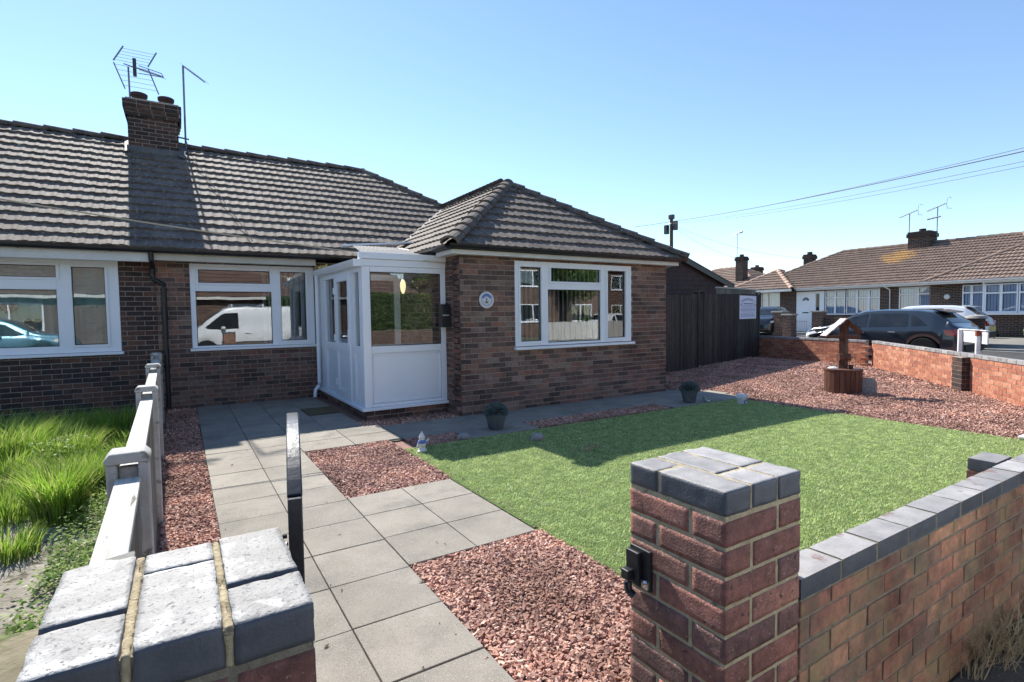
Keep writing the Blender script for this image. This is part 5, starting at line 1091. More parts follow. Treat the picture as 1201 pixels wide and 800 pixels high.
    for wx in wheels:
        for s in (1, -1):
            y = s*(W/2-.12)
            mb = MB(); mb.lathe((wx, y, wr), [(wr*.72, -.105), (wr*.93, -.105), (wr, -.08), (wr, .08), (wr*.93, .105), (wr*.72, .105)], 36, ax='y'); wh = mb.build('wheel', M['rubber'], t, smooth='auto')
            rm = MB(); rm.lathe((wx, y+s*.02, wr), [(wr*.77, -.02), (wr*.77, .075*s), (wr*.72, .08*s), (wr*.67, .03*s), (.06, .02*s), (.05, .05*s), (.001, .05*s)], 30, ax='y')
            for k in range(5):
                a = 2*math.pi*k/5+.3; rm.bar((wx, y+s*.07, wr), (wx+math.cos(a)*wr*.66, y+s*.085, wr+math.sin(a)*wr*.66), .05, .02, (0, 1, 0))
            rm.build('rim', M['rim'], wh, smooth='auto')
        mb = MB(); mb.box(wx-ar*.98, wx+ar*.98, -W/2+.24, W/2-.24, .25, zc+ar*.9); mb.build('wheel_well', M['under'], t)
    MB().box(x0+.25, x1-.25, -W/2+.1, W/2-.1, .17, .24).build('underbody', M['under'], t)
    for s in (1, -1):                                              # mirrors and handles
        xm = lerp_tab([(0, 0), (1, 1)], 1)*(screen[0]-.05 if screen and screen[0] > 0 else .6); zb = smooth_tab(belt, xm)
        yy = abs(pt(xm, zb, 1, 0)[1]); mb = MB(); mb.blob((xm, s*(yy+.11), zb+.07), (.07, .10, .065), 12, 8); mb.build('mirror', paintm, t, smooth=True)
        for hx in (.25, -.55) if L > 3.7 and cat == 'car' else (.15,):
            q = pt(hx, smooth_tab(belt, hx)-.12, s, .018); mb = MB(); mb.bar((hx-.09, q[1], q[2]), (hx+.09, q[1], q[2]+.005), .03, .035); mb.build('door_handle', paintm if paintm != P_DARK else M['rim'], t, bevel=.008)
    return t
def gaps(t, lines, W, m):                                          # shut lines as thin dark strips on the flank
    pass
def hatch(lab, paintm, group=None, L=3.95, W=1.74, H=1.44):
    f = L/3.95; h = H/1.44
    top = [(-1.98, .62), (-1.95, .92), (-1.80, 1.00), (-1.62, 1.18), (-1.35, 1.37), (-1.0, 1.425), (-.2, 1.44), (.25, 1.41), (.60, 1.28), (1.05, 1.00), (1.15, .965), (1.6, .90), (1.86, .80), (1.94, .66), (1.98, .45)]
    top = [(a*f, b*h) for a, b in top]
    belt = [(a*f, b*h) for a, b in [(-1.98, .60), (-1.8, .93), (-1.0, .93), (.3, .90), (1.05, .87), (1.8, .72), (1.98, .42)]]
    plan = [(a*f, b) for a, b in [(-1.98, .72), (-1.85, .90), (-1.4, .98), (0, 1.0), (1.2, .99), (1.7, .90), (1.9, .74), (1.98, .55)]]
    t = car('parked_car', lab, 'car', paintm, L, W, top, belt, plan, (-1.20*f, 1.24*f), .335*h,
        [[(p*f, q*h) for p, q in poly] for poly in ([(.12, .935), (.92, .925), (.50, 1.22), (.12, 1.315)], [(-.85, .965), (.06, .94), (.06, 1.32), (-.82, 1.315)], [(-1.28, 1.0), (-.92, .97), (-.90, 1.28), (-1.02, 1.24)])],
        (.42*f, 1.0*f), (-1.74*f, -1.38*f),
        [[(a*f, b*h) for a, b in [(-1.96, .70), (-1.66, .74), (-1.62, .88), (-1.88, .90)]]], [[(a*f, b*h) for a, b in [(1.45, .74), (1.85, .62), (1.88, .70), (1.55, .80)]]], group)
    # rear bumper, tail lamps wrapping on the back, plate, spoiler, roof rails
    rb = MB(); rb.box(-1.995*f, -1.93*f, -.60, .60, .30*h, .50*h); rb.build('rear_bumper', M['under'], t, bevel=.02)
    for s in (1, -1):
        mb = MB(); mb.add([(-1.988*f, s*.40, .72*h), (-1.975*f, s*.66, .70*h), (-1.955*f, s*.70, .88*h), (-1.955*f, s*.42, .86*h), (-1.93*f, s*.40, .72*h), (-1.9*f, s*.66, .70*h), (-1.9*f, s*.70, .88*h), (-1.9*f, s*.42, .86*h)], [(0, 1, 2, 3), (4, 7, 6, 5), (0, 4, 5, 1), (1, 5, 6, 2), (2, 6, 7, 3), (3, 7, 4, 0)]); mb.build('tail_light', M['red_lens'], t, bevel=.01)
    MB().box(-2.0*f, -1.95*f, -.26, .26, .56*h, .67*h).build('number_plate', M['plate_y'], t)
    mb = MB(); mb.prism([(-1.62*f, 1.355*h), (-1.30*f, 1.425*h), (-1.28*f, 1.40*h), (-1.58*f, 1.325*h)], -.52, .52, lambda a, b, hh: (a, hh, b)); mb.build('spoiler', paintm, t, bevel=.008)
    mb = MB(); mb.box(1.90*f, 1.985*f, -.35, .35, .32*h, .56*h); mb.build('grille', M['under'], t, bevel=.02)
    return t
LIM = 'cars parked by the road'
c1 = hatch('dark grey hatchback parked beyond the orange brick wall', P_DARK, LIM, 4.22, 1.78, 1.46); c1.location = (17.9, 7.60, .0); c1.rotation_euler = (0, 0, R(90))
c2 = hatch('white hatchback parked on the far driveway behind the dark grey hatchback', P_WHITE, LIM, 4.1, 1.78, 1.46); c2.location = (23.6, 8.85, gz(23.6)); c2.rotation_euler = (0, 0, R(97))
c3 = hatch('black car parked beyond the side gate beside the far brick pillars', P_BLACK, LIM, 4.2, 1.78, 1.5); c3.location = (27.0, 17.2, .2); c3.rotation_euler = (0, 0, R(200))
c4 = hatch('pale blue car parked on the near street, reflected in the left window', P_BLUE, LIM, 4.35, 1.80, 1.56); c4.location = (-4.9, -1.85, 0)
c5 = hatch('white hatchback parked across the street, reflected in the wing window', P_WHITE, LIM); c5.location = (23.5, -11.5, 0); c5.rotation_euler = (0, 0, R(0))
# van, front towards -x after turning
vt = [(-2.2, .9), (-2.17, 1.70), (-2.05, 1.83), (-1.5, 1.86), (.55, 1.86), (.85, 1.80), (1.35, 1.42), (1.62, 1.16), (2.0, 1.02), (2.15, .86), (2.2, .5)]
van = car('parked_van', 'white panel van parked on the near street, reflected in the window by the porch', 'van', P_WHITE, 4.4, 1.85, vt, [(-2.2, .86), (-1.5, 1.05), (.3, 1.05), (1.3, 1.02), (1.9, .88), (2.2, .48)],
          [(-2.2, .92), (-2.05, .99), (0, 1.0), (1.4, .98), (1.9, .88), (2.2, .6)], (-1.38, 1.42), .33,
          [[(.42, 1.08), (.95, 1.05), (1.38, 1.10), (1.42, 1.15), (.95, 1.55), (.85, 1.60), (.42, 1.62)]], (.95, 1.55), None, [[(-2.19, .9), (-2.10, .9), (-2.08, 1.3), (-2.17, 1.3)]], [[(1.75, .78), (2.1, .72), (2.1, .84), (1.8, .92)]], None, .10)
MB().box(.41, .43, -.93, -.9, 1.0, 1.01).build('trim', M['under'], van)
for x in (.6, -.4):
    mb = MB(); mb.bar((x, -.78, 1.93), (x, .78, 1.93), .05, .04); mb.bar((x, -.74, 1.84), (x, -.74, 1.95), .05, .06); mb.bar((x, .74, 1.84), (x, .74, 1.95), .05, .06); mb.build('roof_bar', M['upvc'], van)
van.location = (2.15, -1.75, 0); van.rotation_euler = (0, 0, R(180))

# ------------------------------------------------------------------ far bungalows across the side road
def simple_wall(mb, o, u, n, L, z0, z1, openings): brick_wall(mb, o, u, n, L, z0, z1, openings, thick=.15, proud=.003)
FX, FZ = 30.8, .22
fh = thing('bungalow', 'brown roofed bungalow across the side road with a white front door', 'house', (34, 14, FZ), 'bungalows across the side road')
# walls: u runs towards -y (to the right in the picture), outward -x
mb = MB(); o = (FX, 21.2, FZ-.2); U = lambda y: 21.2-y
ops = [(U(19.95), U(18.75), 1.40-.02, 2.64), (U(17.75), U(16.12), .25, 2.56), (U(16.08), U(15.02), 1.24, 2.54), (U(14.97), U(13.33), 1.24, 2.56), (U(12.47), U(10.84), 1.34, 2.55)]
simple_wall(mb, o, (0, -1, 0), (-1, 0, 0), U(9.6), .2, 2.75, [(a, b, c-0+.0, d) for a, b, c, d in ops]); mb.box(FX+.3, 39, 9.6, 21.2, .2, 2.7, 1)
mb.box(FX+.29, FX+.299, 9.7, 21.1, .2, 2.7, 1)
mb.build('wall', [M['brick_far'], M['mortar']], fh)
def fwin(parent, y0, y1, z0, z1, mull, tr, x=FX):
    """y0>y1 left to right; mull list of fractions; tr transom height or None"""
    W_ = y0-y1; cuts = [0]+mull+[1]; panes = []
    for a, b in zip(cuts, cuts[1:]):
        ua, ub = W_*a+.05, W_*b-.05
        if tr: panes += [(ua, ub, z0+.05, tr-.035, 0), (ua, ub, tr+.035, z1-.05, .02)]
        else: panes.append((ua, ub, z0+.05, z1-.05, 0))
    wn = window(parent, (x, y0, 0), (0, -1, 0), (-1, 0, 0), .002, W_-.002, z0+.002, z1-.002, panes, g='glass_f', depth=.09)
    mb = MB(); n = int(W_/.11)
    for i in range(n):
        yy = y0-.06-(W_-.12)*(i+.5)/n; mb.box(x+.095+.012*(i % 2), x+.10+.012*(i % 2), yy-.045, yy+.045, z0+.03, z1-.05)
    mb.build('curtain', M['netting'], wn)
fwin(fh, 19.95, 18.75, 1.38, 2.62, [.35], None); fwin(fh, 16.08, 15.02, 1.24, 2.54, [.5], 2.15); fwin(fh, 14.97, 13.33, 1.24, 2.56, [.33, .68], 2.1); fwin(fh, 12.47, 10.84, 1.34, 2.55, [.5], 2.2)
mb = MB(); mb.box(FX-.01, FX+.08, 16.62, 17.72, .26, 2.54); fd = mb.build('front_door', M['upvc'], fh, bevel=.01)
mb = MB(); cc = (17.17, 2.02)
for a in range(5):
    t = math.pi*(a+.5)/5; mb.add([(FX-.014, cc[0]-.06*math.cos(t-.25), cc[1]+.06*math.sin(t-.25)), (FX-.014, cc[0]-.06*math.cos(t+.25), cc[1]+.06*math.sin(t+.25)), (FX-.014, cc[0]-.2*math.cos(t+.25), cc[1]+.2*math.sin(t+.25)), (FX-.014, cc[0]-.2*math.cos(t-.25), cc[1]+.2*math.sin(t-.25))], [(0, 1, 2, 3)])
mb.build('fanlight', M['under'], fd); MB().box(FX-.02, FX-.011, 17.0, 17.35, 1.30, 1.36).build('letter_slot', M['under'], fd)
mb = MB(); mb.box(FX-.005, FX+.08, 16.13, 16.61, .26, 2.54); mb.build('side_panel', M['upvc'], fh); MB().box(FX-.012, FX-.006, 16.40, 16.58, 1.2, 2.4).build('side_light', M['glass_car'], fh)
# wing C with bay
wx = 29.7
mb = MB(); simple_wall(mb, (wx, 10.75, 0), (0, -1, 0), (-1, 0, 0), 6.5, .2, 2.7, [(10.75-9.55, 10.75-6.3, 1.27, 2.5)]); mb.box(wx, FX, 9.598, 10.748, .2, 2.6, 1) if False else None
mb.box(wx+.16, 39, 4.25, 9.59, .2, 2.7, 1); simple_wall(mb, (FX, 10.78, 0), (-1, 0, 0), (0, 1, 0), FX-wx, .2, 2.65, [])
mb.build('wing_wall', [M['brick_far'], M['mortar']], fh)
fwin(fh, 9.55, 8.72, 1.28, 2.49, [.4], 2.15, wx-.02); fwin(fh, 8.70, 7.62, 1.28, 2.49, [.5], 2.1, wx-.25); fwin(fh, 7.6, 6.35, 1.28, 2.49, [.5], 2.1, wx-.25)
mb = MB(); mb.box(wx-.24, wx-.005, 8.705, 8.78, 1.24, 2.53); mb.box(wx-.30, wx-.005, 6.25, 8.80, 1.17, 1.235); mb.box(wx-.28, wx-.005, 6.25, 8.80, 2.532, 2.60); mb.build('bay_surround', M['upvc'], fh, bevel=.01)
MB().lathe((wx-.004, 10.1, 2.02), [(.13, 0), (.12, -.05), (.02, -.07)], 20, ax='y').build('wall_lamp', M['gnome_white'], fh) if False else MB().blob((wx-.04, 10.1, 2.0), (.05, .12, .12), 14, 8).build('wall_plaque', M['gnome_white'], fh, smooth=True)
# roofs: main ridge along y at x=34.8
RX, RZ = 34.8, 5.08; EX, EZ = 30.35, 2.74; s1 = (RX-EX, 0, RZ-EZ); ls = math.hypot(RX-EX, RZ-EZ)
tiles('roof', (EX, 0, EZ), (0, 1, 0), s1, [(5.0, 0), (21.3, 0), (17.1, ls), (8.9, ls)], M['tile_far'], fh, gauge=.32, roll=.16, per=3, amp=.03, lip=.05, jit=.003)
tiles('roof_back', (2*RX-EX, 0, EZ), (0, 1, 0), (-(RX-EX), 0, RZ-EZ), [(5.0, 0), (21.3, 0), (17.1, ls), (8.9, ls)], M['tile_far'], fh, gauge=.32, roll=.16, per=3, amp=.03, lip=.05)
mb = MB(); slab_poly(mb, [(EX, 5, EZ), (EX, 21.3, EZ), (RX, 17.1, RZ), (RX, 8.9, RZ)]); slab_poly(mb, [(2*RX-EX, 5, EZ), (2*RX-EX, 21.3, EZ), (RX, 17.1, RZ), (RX, 8.9, RZ)]); slab_poly(mb, [(EX, 21.3, EZ), (2*RX-EX, 21.3, EZ), (RX, 17.1, RZ)]); slab_poly(mb, [(EX, 5, EZ), (2*RX-EX, 5, EZ), (RX, 8.9, RZ)])
# wing A hip (left) and wing C hip (right), eaves further out
def wing(xe, yl, yr, ze, m, capm, nm):
    yc = (yl+yr)/2; half = (yl-yr)/2; sl = .58; za = ze+half*sl; xa = xe+half; xb = EX+(za-EZ)/((RZ-EZ)/(RX-EX)); l = math.hypot(half, half*sl); x_v = EX+(ze-EZ)/((RZ-EZ)/(RX-EX))
    tiles(nm, (xe, 0, ze), (0, 1, 0), (half, 0, half*sl), [(yr, 0), (yl, 0), (yc, l)], m, fh, gauge=.32, roll=.16, per=3, amp=.03, lip=.05)
    tiles(nm, (0, yl, ze), (1, 0, 0), (0, -half, half*sl), [(xe, 0), (x_v, 0), (xb, l), (xa, l)], m, fh, gauge=.32, roll=.16, per=3, amp=.03, lip=.05)
    tiles(nm, (0, yr, ze), (1, 0, 0), (0, half, half*sl), [(xe, 0), (x_v, 0), (xb, l), (xa, l)], m, fh, gauge=.32, roll=.16, per=3, amp=.03, lip=.05)
    slab_poly(mb, [(xe, yr, ze), (xe, yl, ze), (xa, yc, za)]); slab_poly(mb, [(xe, yl, ze), (x_v, yl, ze), (xb, yc, za), (xa, yc, za)]); slab_poly(mb, [(xe, yr, ze), (x_v, yr, ze), (xb, yc, za), (xa, yc, za)])
    c_ = MB(); caps(c_, (xe, yl, ze+.02), (xa, yc, za), r=.13); caps(c_, (xe, yr, ze+.02), (xa, yc, za), r=.13); caps(c_, (xa, yc, za), (xb, yc, za), r=.13); c_.build('wing_ridge_tiles', M[capm], fh)
wing(30.0, 22.0, 17.55, 2.74, M['tile_far'], 'cap_pink', 'wing_roof'); wing(29.25, 10.9, 3.9, 2.70, M['tile_far'], 'cap_far', 'wing_roof')
mb.build('roof_deck', M['under'], fh)
c_ = MB(); caps(c_, (RX, 17.1, RZ), (RX, 8.9, RZ), r=.13); caps(c_, (EX, 21.3, EZ), (RX, 17.1, RZ), r=.13); caps(c_, (EX, 5, EZ), (RX, 8.9, RZ), r=.13); c_.build('ridge_tiles', M['cap_far'], fh)
mb = MB(); mb.box(EX-.04, EX-.01, 10.9, 17.5, 2.60, 2.74); mb.box(29.96, 29.99, 17.56, 22.0, 2.58, 2.72); mb.box(29.2, 29.23, 3.9, 10.9, 2.56, 2.70); mb.box(29.24, EX, 10.87, 10.9, 2.56, 2.70); mb.box(EX, FX-.01, 10.9, 17.5, 2.60, 2.61); mb.build('fascia', M['fascia'], fh)
mb = MB(); gutter(mb, (EX-.10, 10.9, 2.74), (EX-.10, 17.5, 2.74), .06); gutter(mb, (29.14, 3.9, 2.70), (29.14, 10.95, 2.70), .06); mb.build('gutter', M['upvc'], fh)
mb = MB(); mb.tube([(EX-.06, 12.95, 2.68), (EX, 12.92, 2.60), (FX-.05, 12.85, 2.45), (FX-.05, 12.85, .3)], .04, 8); mb.build('downpipe', M['upvc'], fh, smooth='auto')
def far_chimney(x, y, zb, zt, w_, lab, d_=None, pots=1):
    t = thing('chimney', lab, 'chimney', (x, y, zb), 'chimneys of the houses beyond'); d_ = d_ or w_; mb = MB()
    mb.box(x-w_/2+.01, x+w_/2-.01, y-d_/2+.01, y+d_/2-.01, zb, zt-.3, 1)
    brick_wall(mb, (x-w_/2, y+d_/2, 0), (0, -1, 0), (-1, 0, 0), d_, zb, zt-.3, thick=.02); brick_wall(mb, (x-w_/2+.004, y-d_/2, 0), (1, 0, 0), (0, -1, 0), w_-.004, zb, zt-.3, thick=.02)
    mb.box(x-w_/2-.06, x+w_/2+.06, y-d_/2-.06, y+d_/2+.06, zt-.299, zt-.10, 0); mb.box(x-w_/2-.02, x+w_/2+.02, y-d_/2-.02, y+d_/2+.02, zt-.099, zt, 0); mb.build('stack', [M['chim'], M['mortar']], t)
    for k in range(pots): MB().lathe((x, y+(k-(pots-1)/2)*.35, zt), [(.17, 0), (.15, .12), (.17, .14), (.16, .17), (.12, .17)], 16).build('chimney_pot', M['pot'], t, smooth='auto')
    return t
far_chimney(34.6, 12.95, 4.5, 5.66, 1.0, 'wide dark chimney on the ridge of the bungalow across the side road', .98)
far_chimney(36.0, 19.85, 3.6, 5.2, .7, 'tall square chimney rising behind the left wing of the far bungalow', .46)
def far_aerial(x, y, z0, z1, lab, dy=.62, second=None):
    t = thing('tv_aerial', lab, 'aerial', (x, y, z0), 'aerials on the far roofs'); MB().tube([(x, y, z0), (x+.02, y, z1)], .022, 6).build('mast', M['aerial'], t)
    mb = MB(); B0, B1 = Vector((x, y+.75*dy, z1-.15)), Vector((x, y-.55*dy, z1+.12)); mb.tube([B0, B1], .025, 5)
    for k in range(12): c_ = B0.lerp(B1, k/11); mb.tube([c_+Vector((-.16, 0, .0)), c_+Vector((.16, 0, 0))], .008, 4)
    for s in (-1, 1): mb.tube([B1+Vector((0, -.05, 0)), B1+Vector((.1, -.05, .28*s))], .01, 4); mb.tube([B1+Vector((-.2, -.2, .28*s)), B1+Vector((.2, -.2, .28*s))], .01, 4)
    if second: mb.tube([(x, y+.45, z1-second-.05), (x, y-.15, z1-second+.03)], .04, 5)
    mb.build('boom', M['aerial'], t)
far_aerial(34.5, 13.55, 5.0, 6.75, 'left tv aerial beside the wide far chimney'); far_aerial(34.6, 12.30, 5.0, 6.9, 'right tv aerial with two booms beside the wide far chimney', .62, .55)
# house behind, left
hb = thing('bungalow', 'terracotta hipped house roof showing between the dark gates and the far bungalow', 'house', (38, 27, .2), 'bungalows across the side road')
mb = MB(); mb.box(34.6, 42, 21.9, 32.6, .2, 2.7); mb.build('wall', M['brick_far'], hb)
mb = MB(); E_ = [(34, 22, 2.8), (34, 33, 2.8), (42.6, 33, 2.8), (42.6, 22, 2.8)]; RA, RB = (38.3, 26.5, 5.0), (38.3, 28.8, 5.0)
l = math.hypot(4.3, 2.2)
tiles('roof', (34, 0, 2.8), (0, 1, 0), (4.3, 0, 2.2), [(22, 0), (33, 0), (28.8, l), (26.5, l)], M['tile_far'], hb, gauge=.34, roll=.3, per=2, amp=.03, lip=.05)
l2 = math.hypot(4.5, 2.2); tiles('roof', (0, 22, 2.8), (1, 0, 0), (0, 4.5, 2.2), [(34, 0), (42.6, 0), (38.3, l2)], M['tile_far'], hb, gauge=.34, roll=.3, per=2, amp=.03, lip=.05)
slab_poly(mb, [E_[0], E_[1], RB, RA]); slab_poly(mb, [E_[2], E_[3], RA, RB]); slab_poly(mb, [E_[3], E_[0], RA]); slab_poly(mb, [E_[1], E_[2], RB]); mb.build('roof_deck', M['tile_far'], hb)
mb = MB(); caps(mb, E_[0], RA, r=.14); caps(mb, E_[1], RB, r=.14); caps(mb, RA, RB, r=.14); mb.build('ridge_tiles', M['cap_pink'], hb)
far_chimney(36.0, 24.95, 3.4, 5.55, .6, 'slim tall brick chimney on the terracotta roof behind the dark gates', .62)
far_chimney(43.0, 28.3, 3.6, 5.3, .7, 'small distant chimney with a cowl between the two nearer chimneys', .7)
t = thing('tv_aerial', 'thin tall aerial mast beside the slim brick chimney', 'aerial', (36.0, 25.35, 5), 'aerials on the far roofs'); MB().tube([(36, 25.35, 4.6), (36, 25.33, 7.35)], .025, 6).build('mast', M['zinc'], t)
mb = MB(); mb.tube([(36, 25.75, 7.22), (36, 25.0, 7.40)], .03, 5); mb.tube([(36, 25.2, 7.38), (36, 24.9, 7.42)], .07, 6); mb.build('boom', M['aerial'], t)
hc = thing('bungalow', 'distant low roof showing behind the small chimney with a cowl', 'house', (48, 31, .2), 'bungalows across the side road'); mb = MB(); mb.box(44, 52, 27, 36, .2, 2.8); mb.build('wall', M['brick_far'], hc)
mb = MB(); slab_poly(mb, [(43.5, 26, 2.8), (43.5, 36.5, 2.8), (48, 36.5, 4.9), (48, 28, 4.9)]); slab_poly(mb, [(52.5, 26, 2.8), (52.5, 36.5, 2.8), (48, 36.5, 4.9), (48, 28, 4.9)]); slab_poly(mb, [(43.5, 26, 2.8), (52.5, 26, 2.8), (48, 28, 4.9)]); mb.build('roof', M['tile_far'], hc)
# far garden pillars, low wall, gate, pier, plants
def pillar(x, y, w_, z1, lab, cap=.06):
    t = thing('brick_pillar', lab, 'pillar', (x, y, 0), 'brick pillars of the far front wall'); mb = MB(); z0 = gz(x)
    mb.box(x-w_/2+.01, x+w_/2, y-w_/2+.01, y+w_/2-.01, z0, z1, 1); brick_wall(mb, (x-w_/2, y+w_/2, 0), (0, -1, 0), (-1, 0, 0), w_, z0, z1, thick=.02); brick_wall(mb, (x-w_/2+.004, y-w_/2, 0), (1, 0, 0), (0, -1, 0), w_, z0, z1, thick=.02)
    mb.build('brickwork', [M['brick_o'], M['mortar']], t); MB().box(x-w_/2-cap, x+w_/2+cap, y-w_/2-cap, y+w_/2+cap, z1+.001, z1+.08).build('capping', M['stoneware'], t, bevel=.02)
pillar(25.8, 15.68, .50, 1.36, 'left one of three brick pillars before the far white door'); pillar(25.0, 14.72, .44, 1.22, 'shorter middle brick pillar before the far white door'); pillar(26.2, 13.95, .46, 1.36, 'right one of three brick pillars before the far white door')
t = thing('metal_gate', 'pale metal railing gate between the far brick pillars', 'gate', (25.6, 14.4, .15)); mb = MB()
for k in range(9): mb.tube([(25.62, 14.95-.09*k, .2), (25.62, 14.95-.09*k, 1.0)], .012, 5)
mb.build('bars', M['zinc'], t)
mb = MB(); mb.bar((25.62, 14.98, .28), (25.62, 14.2, .28), .03, .03); mb.bar((25.62, 14.98, .92), (25.62, 14.2, .92), .03, .03); mb.build('rails', M['zinc'], t)
t = thing('garden_wall', 'low dark brick wall in front of the far bungalow window', 'wall', (26.3, 12, .2), 'boundary walls'); mb = MB(); brick_wall(mb, (26.2, 13.7, 0), (0, -1, 0), (-1, 0, 0), 4.6, .15, 1.1, thick=.2); mb.build('brickwork', [M['brick_far'], M['mortar']], t)
t = thing('brick_pillar', 'rough round capped brick pier behind the white sign', 'pillar', (22.4, 6.9, .1), 'brick pillars of the far front wall'); mb = MB()
for k in range(11): r = .24+random.uniform(-.012, .012); mb.lathe((22.4, 6.82, .12+k*.09), [(r, 0), (r+.01, .02), (r+.008, .075), (r-.02, .088)], 14)
mb.build('brickwork', M['chim'], t, smooth='auto'); MB().lathe((22.4, 6.82, 1.11), [(.27, 0), (.30, .02), (.26, .09), (.12, .13), (.01, .135)], 18).build('capping', M['stoneware'], t, smooth='auto')
# street name sign seen from behind
sn = thing('street_name_sign', 'low white street name board on two posts, seen from behind beyond the wall', 'sign', (14.8, 4.6, 0)); A, B = Vector((15.20, 4.87, 0)), Vector((14.45, 4.32, 0)); u = (B-A).normalized(); nn = Vector((-u.y, u.x, 0)); L_ = (B-A).length
if nn.x > 0: nn = -nn
for k, x in enumerate((0, L_)): mb = MB(); mb.frame_box(A, u, nn, x-.036, x+.036, .0, .075, 0, .97); mb.build('sign_post', M['sign_white'], sn, bevel=.008)
mb = MB(); mb.frame_box(A, u, nn, -.15, L_+.32, -.03, -.004, .70, .97); mb.frame_box(A, u, nn, -.15, L_+.32, -.035, .02, .971, .99); mb.build('board', M['sign_white'], sn, bevel=.004)
MB().frame_box(A, u, nn, L_-.039, L_+.039, -.002, .078, .86, .985).build('rust_stain', M['rust'], sn)
# shrubs near the far house
def shrub(name, x, y, z, r, h, m, lab, n=900, group=None, size=.05):
    t = thing(name, lab, 'plant', (x, y, z), group); V = []; F = []
    for _ in range(n):
        d_ = Vector((random.gauss(0, 1), random.gauss(0, 1), random.gauss(0, 1))).normalized()*random.uniform(.6, 1.05); c_ = Vector((x+d_.x*r, y+d_.y*r, z+h/2+d_.z*h/2)); q = Vector((random.gauss(0, 1), random.gauss(0, 1), random.gauss(0, 1))).normalized()*size; w2 = q.cross(Vector((random.gauss(0, 1), random.gauss(0, 1), 1))).normalized()*size*.6
        o_ = len(V); V += [c_-q, c_-w2, c_+q, c_+w2]; F.append((o_, o_+1, o_+2, o_+3))
    MB().add(V, F).build('foliage', m, t); mb = MB(); mb.tube([(x, y, z), (x, y, z+h*.5)], .02, 6); mb.build('stem', M['bark'], t)
    return t
shrub('potted_shrub', 28.6, 6.75, .22, .45, .62, M['hedge'], 'leafy shrub by the far bay window at the right edge'); shrub('flower_pot', 28.3, 8.15, .22, .30, .35, M['conifer'], 'low flower tub with orange blooms behind the white hatchback', 500)
shrub('orange_flowers', 28.2, 8.15, .55, .22, .16, M['orange_flower'], 'orange flowers rising from the flower tub', 160, None, .04)
def conifer(x, y, zt, lab, hh=4):
    t = thing('conifer_tree', lab, 'tree', (x, y, 0), 'conifers behind the far roof'); MB().tube([(x, y, 0), (x, y, zt-.4)], [.16, .03], 8).build('trunk', M['bark'], t); V = []; F = []
    for _ in range(4200):
        f = random.random(); z = zt-hh*f; r = .12+1.5*f; a = random.uniform(0, 6.28); a = a+math.sin(a*5+z*3)*.4; rr_ = r*random.uniform(.2, 1)*(.65+.35*math.sin(z*9+a*2)); c_ = Vector((x+math.cos(a)*rr_, y+math.sin(a)*rr_, z)); q = Vector((math.cos(a), math.sin(a), random.uniform(-.1, .5)))*.17; w2 = Vector((-math.sin(a), math.cos(a), random.uniform(-.5, .5)))*.045
        o_ = len(V); V += [c_-q, c_-w2, c_+q, c_+w2]; F.append((o_, o_+1, o_+2, o_+3))
    MB().add(V, F).build('crown', M['conifer'], t)
conifer(50, 14.0, 6.75, 'left conifer tip showing above the far ridge'); conifer(50, 12.85, 6.5, 'right conifer tip showing at the end of the far ridge')

# telegraph pole and wires
tp = thing('telegraph_pole', 'dark telegraph pole with a junction box rising behind the wing roof', 'pole', (28.5, 25.1, 0)); px_, py_ = 28.5, 25.1
MB().tube([(px_, py_, 0), (px_, py_, 7.9)], [.15, .11], 12).build('pole', M['bark'], tp, smooth='auto'); mb = MB(); mb.box(px_-.14, px_+.14, py_-.16, py_+.16, 7.75, 8.05); mb.box(px_-.42, px_-.15, py_+.05, py_+.3, 6.75, 7.35); mb.box(px_-.1, px_+.25, py_-.35, py_-.12, 7.0, 7.6); mb.build('junction_box', M['black'], tp, bevel=.02)
mb = MB(); mb.lathe((px_, py_, 7.42), [(.15, 0), (.17, .03), (.15, .06)], 12); mb.build('collar', M['zinc'], tp)
def wire(name, a, b, sag, r, lab, m='wire', group='overhead wires'):
    a, b = Vector(a), Vector(b); mb = MB(); mb.tube([a.lerp(b, t)-Vector((0, 0, sag*4*t*(1-t))) for t in np.linspace(0, 1, 25)], r, 5); o = mb.build(name, M[m]); recenter(o); return tag(o, lab, 'cable', group)
wire('overhead_wire', (px_, py_, 7.60), (16.95, 3.81, 5.14), .15, .014, 'thickest overhead wire rising from the pole to the upper right'); wire('overhead_wire', (px_, py_, 7.62), (16.95, 3.82, 5.23), .2, .007, 'thin overhead wire just above the thickest one at the right edge')
wire('overhead_wire', (px_, py_, 7.50), (16.94, 3.80, 4.90), .2, .006, 'thin overhead wire below the thickest one'); wire('overhead_wire', (px_, py_, 7.46), (16.94, 3.8, 4.79), .25, .006, 'lowest of the wires running to the right edge')
wire('overhead_wire', (px_, py_, 7.60), (26.29, 26.44, 7.25), .02, .012, 'overhead wire dropping left from the pole behind the wing roof')
wire('overhead_wire', (px_, py_, 7.4), (36, 19.5, 4.9), .5, .007, 'thin drop wire from the pole to the far bungalow'); wire('overhead_wire', (px_, py_, 7.3), (37, 23.5, 4.9), .5, .007, 'thin drop wire from the pole to the terracotta roof')
wire('service_cable', (-6, 9.0, 3.56), (3.30, 7.09, 2.20), .12, .009, 'pale service cable crossing the left roof to the porch corner', 'wire_pale', None)

